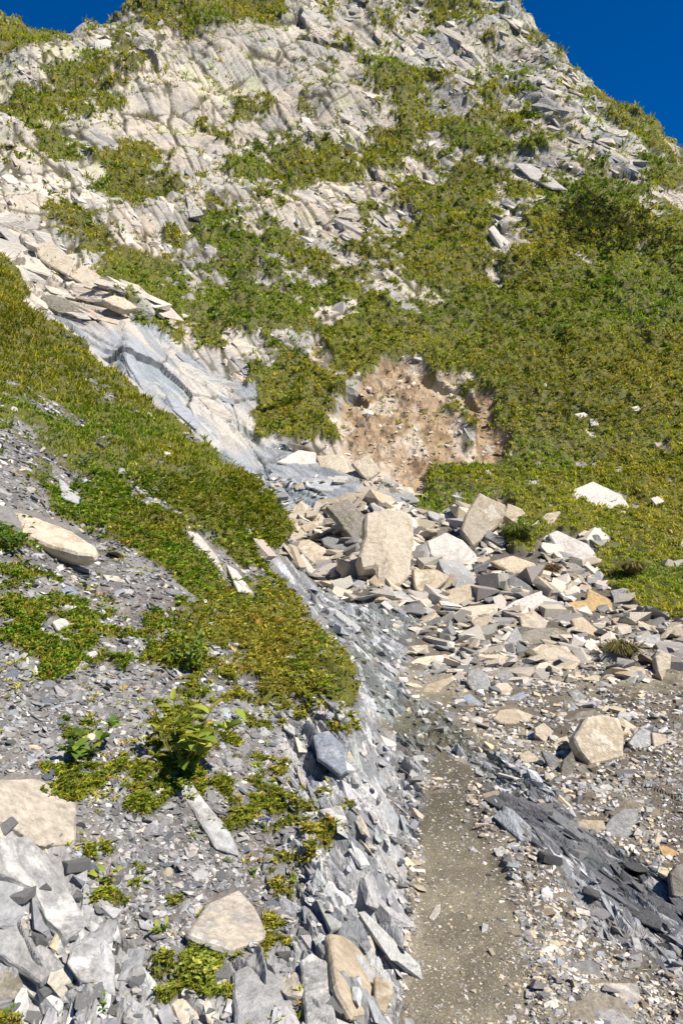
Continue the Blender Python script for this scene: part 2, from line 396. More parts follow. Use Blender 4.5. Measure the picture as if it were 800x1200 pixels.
# rubble ground right of the ford
gnd = (~bank) & ~path & (wet < .5) & (Y < 13.5) & (turf < .5) & (slab < .5)
g1_, gg_, gc_ = blocks(X, Y, .16, .12, 91, .2)
D += blur(gnd, 5) * ((fbm(X * 2.4, Y * 2, octv=4, seed=92) - .5) * .10 + g1_ * .018)
pathf = path.astype(np.float32)
D += pathS * ((fbm(X * 3, Y * 2, octv=3, seed=93) - .5) * .025 + (fbm(X * 28, Y * 22, octv=2, seed=94) - .5) * .006 - .01)
for (cx, cy, rx, ry, a_, dep) in [(8, 291, 34, 6, 14, 1.0), (46, 302, 6, 11, -40, .5), (118, 361, 22, 5, 22, .6), (70, 371, 26, 4, 12, .4), (92, 352, 14, 3, 20, .3), (166, 70, 24, 5, 52, 1.3), (378, 52, 30, 3.5, 10, .8), (352, 20, 4, 9, -30, .6),
                                 (578, 283, 9, 4, 55, .8), (414, 459, 16, 5, 5, .35), (512, 443, 20, 3.5, 22, .35), (548, 462, 16, 4, 30, .3), (338, 527, 20, 4, 5, .2)]:
    D -= np.where(bank, 0, sstep(.25, .8, blob(PX + jit1 * 6, ROW, cx, cy, rx, ry, a_) ) * dep)
D = np.where(Y < 1.7, D * .3, D)
P = BASE + NB * D[..., None]
NP = grid_normals(P)

# ------------------------------------------------------------------ base colours (albedo, linear)
def mixc(a, b, t): return a * (1 - t[..., None]) + np.asarray(b) * t[..., None]
def C(*v): return np.array(v, np.float32)
one = np.ones(X.shape + (3,), np.float32)
tone = fbm(al * .6, pe * 1.3, octv=5, seed=101)
fine = fbm(X * 6, Z * 6 + Y * 2, octv=4, seed=102, gain=.65)
rockc = one * C(.40, .355, .29)
rockc = mixc(rockc, C(.29, .275, .25), sstep(.42, .60, tone) * .85)
rightridge = sstep(0, 1, blob(PX, ROW, 640, 110, 190, 60, 42) * 1.5)
rockc = mixc(rockc, C(.27, .275, .28), rightridge * sstep(.42, .62, fbm(al * .4, pe * 1.2, octv=4, seed=103)) * .75)
rockc = mixc(rockc, C(.46, .385, .29), sstep(.55, .7, fbm(X * .7, Z * .9, octv=3, seed=104)) * .6)
rockc = mixc(rockc, C(.42, .43, .22), sstep(.62, .74, fbm(X * 1.1, Z * 1.4, octv=3, seed=105)) * .45 * farf)
def lines(al, pe, sa_, sp_, seed, w):
    wob = (fbm(al * .9, pe * .9, octv=3, seed=seed) - .5) * .8
    f1_, f2_, _r, _a, _b, _c = voro(al / sa_ + wob, pe / sp_ + wob, seed=seed)
    return 1 - sstep(w * .4, w, f2_ - f1_)
steep = np.abs(X * .87 + Z * .5 * 0)      # joints
l1 = lines(al, pe, 1.9, .42, 151, .10); l2 = lines(al2, pe2, 2.6, .7, 152, .05); l3 = lines(al, pe, .75, .17, 153, .13)
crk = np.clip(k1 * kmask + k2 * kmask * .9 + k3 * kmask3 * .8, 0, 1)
rockc = mixc(rockc, C(.07, .058, .034), crk * .95)  # dark joint lines: soil, plus the shade of the cracks put into the colour
rockc *= (0.80 + .40 * c2 * .6 + .4 * (fine - .5) + .08 * c1)[..., None]
turfc = one * C(.10, .10, .016)
tt = fbm(X * .5, Z * .8 + Y * .3, octv=4, seed=106)
turfc = mixc(turfc, C(.10, .095, .03), sstep(.45, .65, tt))
soilc = mixc(one * C(.30, .215, .13), C(.19, .125, .07), sstep(.4, .65, fine))
soilc = mixc(soilc, C(.40, .33, .25), sstep(.5, .7, fbm(X * 2, Z * 2, octv=3, seed=107)))
slabc = mixc(one * C(.27, .285, .30), C(.42, .375, .31), sstep(.46, .62, fbm(sa * .6, sp * 1.0, octv=3, seed=108)) * (.75))
slabc = mixc(slabc, C(.20, .22, .24), sstep(.5, .66, fbm(sa * .5, sp * 4, octv=4, seed=109)) * .8)
slabc = mixc(slabc, C(.40, .355, .295), upper)
slabc = mixc(slabc, C(.09, .08, .065), np.clip(sk1 * .8 + sk2 + .7 * lines(sa, sp, .8, .22, 163, .10) * sstep(.42, .56, fbm(sa * 1.2, sp * 1.2, octv=3, seed=164)), 0, 1) * (1 - upper) * .7)
slabc *= (0.86 + .28 * sc1 + .25 * (fine - .5))[..., None]
slatec = mixc(one * C(.17, .175, .18), C(.46, .46, .455), sstep(.45, .75, fc2 * .5 + fbm(st * 3, pp * 12, octv=3, seed=110) * .5))
slatec = mixc(slatec, C(.13, .12, .10), sstep(.56, .68, fbm(st * 2, pp * 6, octv=3, seed=111)) * .6)
darkridge = sstep(0, 1, blob(PX, ROW, 725, 1030, 120, 20, 32) * 1.8)
slatec = mixc(slatec, C(.075, .08, .088), darkridge * .8)
ford = sstep(0, 1, blob(PX, ROW, 500, 850, 60, 50, 10) * 1.3)
slatec = mixc(slatec, C(.15, .135, .11), ford * sstep(.4, .6, fbm(X * 6, Y * 4, octv=3, seed=112)) * .7)
wallc = mixc(one * C(.19, .195, .20), C(.46, .45, .43), sstep(.38, .66, fc1 * .3 + fc2 * .2 + fbm(st * 3, pp * 12, octv=4, seed=134) * .5))
screec = mixc(one * C(.12, .11, .10), C(.20, .19, .175), sstep(.4, .65, fine))
screec = mixc(screec, C(.17, .145, .12), sstep(.5, .65, fbm(X * 3, Y * 3, octv=3, seed=113)) * .6)
bedc = mixc(one * C(.27, .265, .255), C(.42, .40, .365), sstep(.4, .65, fbm(st * 2, pp * 3, octv=3, seed=114)))
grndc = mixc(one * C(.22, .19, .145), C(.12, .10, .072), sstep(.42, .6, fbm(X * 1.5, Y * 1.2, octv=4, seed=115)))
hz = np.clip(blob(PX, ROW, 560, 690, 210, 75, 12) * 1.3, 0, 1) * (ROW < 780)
grndc = mixc(grndc, C(.09, .08, .065), hz * .8)  # ground under the heap darkened: shade of the gaps painted into the colour
pathc = mixc(one * C(.20, .175, .12), C(.15, .13, .09), sstep(.4, .6, fbm(X * 5, Y * 5, octv=4, seed=116)))
damp = np.clip(blob(PX, ROW, 520, 925, 70, 60), 0, 1)
pathc = mixc(pathc, C(.085, .075, .052), damp * .9)
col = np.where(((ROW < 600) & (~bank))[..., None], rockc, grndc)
col = mixc(col, soilc, soil)
sl_t = slabS; col = col * (1 - sl_t[..., None]) + slabc * sl_t[..., None]
bankc = screec * (1 - bedS[..., None]) + bedc * bedS[..., None]
bankc = bankc * (1 - wallS[..., None]) + wallc * wallS[..., None]
col = np.where(bank[..., None], bankc, col)
wv_ = wetS; col = col * (1 - wv_[..., None]) + slatec * wv_[..., None]
pm_ = sstep(.35, .65, pathS + (uni(fbm(X * 9, Y * 6, octv=4, seed=133)) - .5) * .8)
col = col * (1 - pm_[..., None]) + pathc * pm_[..., None]
col = col * (1 - turf[..., None]) + turfc * turf[..., None]
wetness = np.clip(wet * .75 + slab * (1 - upper) * .45 * sstep(.3, .6, fbm(sa * .5, sp * 2, octv=3, seed=120)) + damp * pathf * .5, 0, 1)

# ------------------------------------------------------------------ materials
def new_mat(name):
    m = bpy.data.materials.new(name); m.use_nodes = True
    nt = m.node_tree; b = nt.nodes['Principled BSDF']
    b.inputs['Specular IOR Level'].default_value = 0.3
    return m, nt, b
def N(nt, t, **kw):
    n = nt.nodes.new(t)
    for k, v in kw.items():
        if k in n.inputs: n.inputs[k].default_value = v
        else: setattr(n, k, v)
    return n
def land_mat(name, bscale, bump, rough=.85, contrast=.35, stretch=(1, 1, 1)):
    m, nt, b = new_mat(name); L = nt.links.new
    at = N(nt, 'ShaderNodeAttribute'); at.attribute_name = 'albedo'
    aw = N(nt, 'ShaderNodeAttribute'); aw.attribute_name = 'wetness'
    tc = N(nt, 'ShaderNodeTexCoord'); mp = N(nt, 'ShaderNodeMapping'); mp.inputs['Scale'].default_value = stretch
    mp.inputs['Rotation'].default_value = (0, 0, math.radians(18))
    L(tc.outputs['Object'], mp.inputs['Vector'])
    n1 = N(nt, 'ShaderNodeTexNoise'); n1.inputs['Scale'].default_value = bscale; n1.inputs['Detail'].default_value = 7; n1.inputs['Roughness'].default_value = .68
    L(mp.outputs[0], n1.inputs['Vector'])
    mr = N(nt, 'ShaderNodeMapRange'); mr.inputs['From Min'].default_value = .3; mr.inputs['From Max'].default_value = .7
    mr.inputs['To Min'].default_value = 1 - contrast; mr.inputs['To Max'].default_value = 1 + contrast
    L(n1.outputs['Fac'], mr.inputs['Value'])
    mx = N(nt, 'ShaderNodeVectorMath', operation='MULTIPLY'); L(at.outputs['Color'], mx.inputs[0]); L(mr.outputs[0], mx.inputs[1])
    L(mx.outputs[0], b.inputs['Base Color'])
    rr = N(nt, 'ShaderNodeMapRange'); rr.inputs['To Min'].default_value = rough; rr.inputs['To Max'].default_value = .22
    L(aw.outputs['Fac'], rr.inputs['Value']); L(rr.outputs[0], b.inputs['Roughness'])
    vo = N(nt, 'ShaderNodeTexVoronoi'); vo.inputs['Scale'].default_value = bscale * 1.7; L(mp.outputs[0], vo.inputs['Vector'])
    ad = N(nt, 'ShaderNodeMath', operation='ADD'); L(n1.outputs['Fac'], ad.inputs[0])
    ml = N(nt, 'ShaderNodeMath', operation='MULTIPLY'); ml.inputs[1].default_value = .35; L(vo.outputs['Distance'], ml.inputs[0]); L(ml.outputs[0], ad.inputs[1])
    bp = N(nt, 'ShaderNodeBump'); bp.inputs['Strength'].default_value = .9; bp.inputs['Distance'].default_value = bump
    L(ad.outputs[0], bp.inputs['Height']); L(bp.outputs[0], b.inputs['Normal'])
    return m
M_mount = land_mat('mountain_rock', 6, .035, contrast=.30, stretch=(1, 1, 1))
M_bank = land_mat('bank_slate', 38, .012, contrast=.3, stretch=(1.6, .6, 1))
M_bed = land_mat('stream_slate', 26, .014, rough=.6, contrast=.3, stretch=(2.2, .5, 1))
M_path = land_mat('path_gravel', 90, .006, contrast=.4)
M_ground = land_mat('rubble_ground', 45, .012, contrast=.4)

def np_mesh(name, V, Fq, mat, cols=None, wet_=None, smooth=False, kind=None, parent=None):
    """V (n,3); Fq (m,k) array with one k"""
    me = bpy.data.meshes.new(name)
    V = np.ascontiguousarray(V, np.float32); Fq = np.ascontiguousarray(Fq, np.int32)
    me.vertices.add(len(V)); me.vertices.foreach_set('co', V.ravel())
    k = Fq.shape[1]
    me.loops.add(Fq.size); me.loops.foreach_set('vertex_index', Fq.ravel())
    me.polygons.add(len(Fq)); me.polygons.foreach_set('loop_start', np.arange(0, Fq.size, k, dtype=np.int32))
    me.polygons.foreach_set('loop_total', np.full(len(Fq), k, np.int32))
    me.polygons.foreach_set('use_smooth', np.full(len(Fq), smooth))
    me.update(calc_edges=True)
    if cols is not None:
        a = me.attributes.new('albedo', 'FLOAT_COLOR', 'POINT')
        c4 = np.ones((len(V), 4), np.float32); c4[:, :3] = cols
        a.data.foreach_set('color', c4.ravel())
    if wet_ is not None:
        a = me.attributes.new('wetness', 'FLOAT', 'POINT'); a.data.foreach_set('value', np.ascontiguousarray(wet_, np.float32))
    if mat: me.materials.append(mat)
    o = bpy.data.objects.new(name, me); scene.collection.objects.link(o)
    if kind: o['kind'] = kind
    if parent: o.parent = parent
    return o

idx = np.arange(NR * NC).reshape(NR, NC)
Fg = np.stack([idx[:-1, :-1], idx[:-1, 1:], idx[1:, 1:], idx[1:, :-1]], -1).reshape(-1, 4)
reg = np.zeros((NR, NC), int)                 # 0 ground
reg[mount] = 1
reg[(slab > .5) | (wet > .5)] = 2
reg[bank] = 3
reg[path | path2] = 4
regf = reg[:-1, :-1].reshape(-1)
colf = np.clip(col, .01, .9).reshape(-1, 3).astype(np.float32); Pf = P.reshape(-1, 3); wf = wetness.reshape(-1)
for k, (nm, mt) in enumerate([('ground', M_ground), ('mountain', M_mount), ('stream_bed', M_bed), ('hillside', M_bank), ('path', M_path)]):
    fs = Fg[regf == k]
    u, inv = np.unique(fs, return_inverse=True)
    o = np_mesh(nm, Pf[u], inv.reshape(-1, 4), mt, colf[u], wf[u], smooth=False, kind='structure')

# ------------------------------------------------------------------ finding points on the land
visrow = np.minimum.accumulate(np.where(Y > 1.9, ROW, 1e5), axis=0)
def colidx(px): return int(np.clip(np.searchsorted(PXS, px), 0, NC - 1))
def hit(px, rw, far=False):
    """first point of the land seen at a bearing and elevation"""
    c = colidx(px)
    k = np.argmax(visrow[:, c] <= rw)
    if k == 0: k = NR // 2
    return k, c
def hitp(px, rw):
    k, c = hit(px, rw)
    return Vector(P[k, c]), Vector(NB[k, c])

# ------------------------------------------------------------------ stone material, shared
def stone_mat(name, base, alt, vein=None, wet=0, rough=.8, bump=.012, scale=14, band=0.0, spec=.3, contrast=.42):
    m, nt, b = new_mat(name); L = nt.links.new
    tc = N(nt, 'ShaderNodeTexCoord'); oi = N(nt, 'ShaderNodeObjectInfo')
    sh = N(nt, 'ShaderNodeVectorMath', operation='ADD'); L(tc.outputs['Object'], sh.inputs[0])
    cm = N(nt, 'ShaderNodeVectorMath', operation='SCALE'); cm.inputs['Scale'].default_value = 37.0
    cb = N(nt, 'ShaderNodeCombineXYZ'); L(oi.outputs['Random'], cb.inputs[0]); L(oi.outputs['Random'], cb.inputs[1])
    L(cb.outputs[0], cm.inputs[0]); L(cm.outputs[0], sh.inputs[1])
    mp = N(nt, 'ShaderNodeMapping'); mp.inputs['Scale'].default_value = (1, 1, 1 + 3 * band); mp.inputs['Rotation'].default_value = (.25, .3, .2); L(sh.outputs[0], mp.inputs['Vector'])
    n1 = N(nt, 'ShaderNodeTexNoise'); n1.inputs['Scale'].default_value = scale * .35; n1.inputs['Detail'].default_value = 6; n1.inputs['Roughness'].default_value = .7; n1.inputs['Distortion'].default_value = .6; L(mp.outputs[0], n1.inputs['Vector'])
    n2 = N(nt, 'ShaderNodeTexNoise'); n2.inputs['Scale'].default_value = scale * 3; n2.inputs['Detail'].default_value = 6; n2.inputs['Roughness'].default_value = .75; L(mp.outputs[0], n2.inputs['Vector'])
    r = N(nt, 'ShaderNodeValToRGB'); r.color_ramp.elements[0].position = .38; r.color_ramp.elements[1].position = .62
    r.color_ramp.elements[0].color = (*base, 1); r.color_ramp.elements[1].color = (*alt, 1)
    if vein:
        e = r.color_ramp.elements.new(.55); e.color = (*vein, 1); e2 = r.color_ramp.elements.new(.5); e2.color = (*base, 1)
    L(n1.outputs['Fac'], r.inputs[0])
    mr = N(nt, 'ShaderNodeMapRange'); mr.inputs['From Min'].default_value = .3; mr.inputs['From Max'].default_value = .7; mr.inputs['To Min'].default_value = 1 - contrast; mr.inputs['To Max'].default_value = 1 + contrast
    L(n2.outputs['Fac'], mr.inputs['Value'])
    mx = N(nt, 'ShaderNodeVectorMath', operation='MULTIPLY'); L(r.outputs[0], mx.inputs[0]); L(mr.outputs[0], mx.inputs[1])
    rv = N(nt, 'ShaderNodeMapRange'); rv.inputs['To Min'].default_value = .82; rv.inputs['To Max'].default_value = 1.12; L(oi.outputs['Random'], rv.inputs['Value'])
    mx2 = N(nt, 'ShaderNodeVectorMath', operation='SCALE'); L(mx.outputs[0], mx2.inputs[0]); L(rv.outputs[0], mx2.inputs['Scale'])
    L(mx2.outputs[0], b.inputs['Base Color']); b.inputs['Roughness'].default_value = rough; b.inputs['Specular IOR Level'].default_value = spec
    bp = N(nt, 'ShaderNodeBump'); bp.inputs['Strength'].default_value = 1.; bp.inputs['Distance'].default_value = bump
    ad = N(nt, 'ShaderNodeMath', operation='ADD'); L(n1.outputs['Fac'], ad.inputs[0]); L(n2.outputs['Fac'], ad.inputs[1]); L(ad.outputs[0], bp.inputs['Height']); L(bp.outputs[0], b.inputs['Normal'])
    return m
MS = {
 'c': stone_mat('cream_stone', (.48, .41, .31), (.55, .495, .40), (.36, .285, .19), scale=8, contrast=.24),
 't': stone_mat('tan_stone', (.41, .335, .24), (.49, .42, .32), (.32, .25, .16), scale=9, contrast=.28),
 'o': stone_mat('ochre_stone', (.44, .30, .14), (.46, .37, .24), (.38, .25, .12), scale=8),
 'p': stone_mat('pale_stone', (.50, .465, .41), (.56, .53, .48), (.40, .355, .30), scale=9, contrast=.2),
 'g': stone_mat('grey_slate', (.24, .235, .225), (.35, .335, .31), (.18, .175, .165), scale=14, band=1),
 'b': stone_mat('bluish_slate', (.25, .275, .31), (.34, .355, .37), (.20, .22, .25), rough=.55, scale=14, band=1),
 'd': stone_mat('dark_wet_slate', (.085, .085, .088), (.12, .115, .11), rough=.4, scale=14, band=1, spec=.5),
 'w': stone_mat('pale_slate', (.33, .325, .31), (.47, .45, .415), (.25, .24, .225), scale=9, band=.6),
 'q': stone_mat('quartz_streaked_stone', (.38, .33, .26), (.52, .47, .38), (.27, .25, .23), scale=9),
 's': stone_mat('striped_stone', (.46, .43, .38), (.30, .27, .23), (.52, .48, .43), scale=12, band=2.5),
 'm': stone_mat('mossy_stone', (.22, .195, .16), (.29, .26, .21), (.14, .13, .085), scale=10),
}

def rough_mesh(bm, L, amp, seed, rounds=3):
    for _ in range(rounds):
        es = [e for e in bm.edges if e.calc_length() > L]
        if not es: break
        bmesh.ops.subdivide_edges(bm, edges=es, cuts=1, use_grid_fill=False)
        bmesh.ops.triangulate(bm, faces=[f for f in bm.faces if len(f.verts) > 3])
    co = np.array([v.co[:] for v in bm.verts])
    k = 1.0 / max(L * 3.2, 1e-4)
    q = co * k + seed * 3.1
    d1 = fbm(q[:, 0], q[:, 1], q[:, 2], octv=3, seed=seed) - .5
    d2 = fbm(q[:, 0] + 50, q[:, 1], q[:, 2], octv=3, seed=seed + 1) - .5
    d3 = fbm(q[:, 0], q[:, 1] + 50, q[:, 2], octv=3, seed=seed + 2) - .5
    for v, a, b_, c_ in zip(bm.verts, d1, d2, d3):
        v.co += Vector((a, b_, c_)) * amp * 2

def outline_rock(i, name, label, cat, ol, kind, mat, thick, group=None, taper=.82, kY=None, lean=None):
    ol = [(float(a), float(b)) for a, b in ol]
    cx = sum(a for a, _ in ol) / len(ol); cy = sum(b for _, b in ol) / len(ol)
    bot = max(b for _, b in ol); bx = sum(a for a, b in ol if b > cy) / max(1, sum(1 for a, b in ol if b > cy))
    ar = 0.5 * abs(sum(ol[j][0] * ol[(j + 1) % len(ol)][1] - ol[(j + 1) % len(ol)][0] * ol[j][1] for j in range(len(ol))))
    if kind == 'stand':                      # a block standing up: its face turned to the path
        A_, nt_ = hitp(bx, min(bot + 1, 1195)); n = Vector(lean or (.06, -.86, .50)).normalized()
        dist = A_.y; size = math.sqrt(ar) * dist / F; t = thick * size
        A_ = A_ + Vector((0, .02 * size, .0)); off = -.02 * size
        anchor = A_
    else:
        A_, nt_ = hitp(cx, min(cy + (bot - cy) * .35, 1190)); up = Vector((0, 0, 1))
        if kind == 'flat': n = (nt_ * .55 + up * .25 + Vector((0, -.35, 0)) + Vector((.10 * math.sin(i * 2.3), .1 * math.cos(i * 1.7), 0))).normalized()
        elif kind == 'emb': n = (nt_ + Vector((.08 * math.sin(i * 2.1), .08 * math.cos(i * 1.3), 0))).normalized()
        else: n = Vector(lean).normalized()
        dist = A_.y; size = math.sqrt(ar) * dist / F; t = thick * size
        anchor = A_ + n * t * (.55 if kind != 'emb' else .4)
    cen = Vector((0, 0, EYE))
    V = []
    for (a, b) in ol:
        d = Vector(((a - 400) / F, 1, (600 - b) / F))
        k = (anchor - cen).dot(n) / d.dot(n)
        k = min(max(k, dist * .8), dist * 1.28)
        V.append(cen + d * k)
    c0 = sum(V, Vector()) / len(V)
    # local frame
    zax = n; xax = Vector((1, 0, 0)) - n * n.x; xax.normalize(); yax = zax.cross(xax)
    M = Matrix((xax, yax, zax)).transposed()
    Mi = M.transposed()
    r_ = random.Random(i * 13 + 5)
    bm = bmesh.new()
    top = [Mi @ (v - c0) for v in V]
    if (top[1] - top[0]).cross(top[2] - top[1]).z < 0 and sum((top[j].x * top[(j + 1) % len(top)].y - top[(j + 1) % len(top)].x * top[j].y) for j in range(len(top))) < 0: top.reverse()
    # ring 0: top face, slightly uneven; ring 1 bulge; ring 2 bottom
    rings = []
    tilt = Vector((r_.uniform(-.10, .10), r_.uniform(-.10, .10)))
    for lv, (zz, s_) in enumerate(((0, 1), (-.45, 1.04), (-1, taper))):
        ring = []
        for p_ in top:
            jz = r_.uniform(-.06, .02) * t
            ring.append(bm.verts.new((p_.x * s_ + (r_.uniform(-.02, .02) * size if lv else 0), p_.y * s_ + (r_.uniform(-.02, .02) * size if lv else 0), zz * t + p_.z + (jz if lv == 0 else 0))))
        rings.append(ring)
    m = len(top)
    ctop = bm.verts.new((r_.uniform(-.1, .1) * size, r_.uniform(-.1, .1) * size, t * r_.uniform(.02, .10)))
    for j in range(m): bm.faces.new((rings[0][j], rings[0][(j + 1) % m], ctop))
    for l in range(2):
        for j in range(m): bm.faces.new((rings[l + 1][j], rings[l + 1][(j + 1) % m], rings[l][(j + 1) % m], rings[l][j]))
    bm.faces.new(list(reversed(rings[2])))
    bmesh.ops.recalc_face_normals(bm, faces=bm.faces)
    try:
        ee = [e for e in bm.edges if len(e.link_faces) == 2 and e.calc_face_angle(0) > .6]
        bmesh.ops.bevel(bm, geom=ee, offset=min(.04 * size, .18 * t), segments=1, affect='EDGES', clamp_overlap=True)
    except Exception: pass
    bmesh.ops.triangulate(bm, faces=bm.faces[:])
    rough_mesh(bm, size * .09, size * .026, 300 + i, rounds=4)
    me = bpy.data.meshes.new(name); bm.to_mesh(me); bm.free()
    me.materials.append(MS[mat])
    o = bpy.data.objects.new(name, me); scene.collection.objects.link(o)
    o.matrix_world = Matrix.Translation(c0) @ M.to_4x4()
    o['label'] = label; o['category'] = cat; o['kind'] = 'thing'
    if group: o['group'] = group
    return o

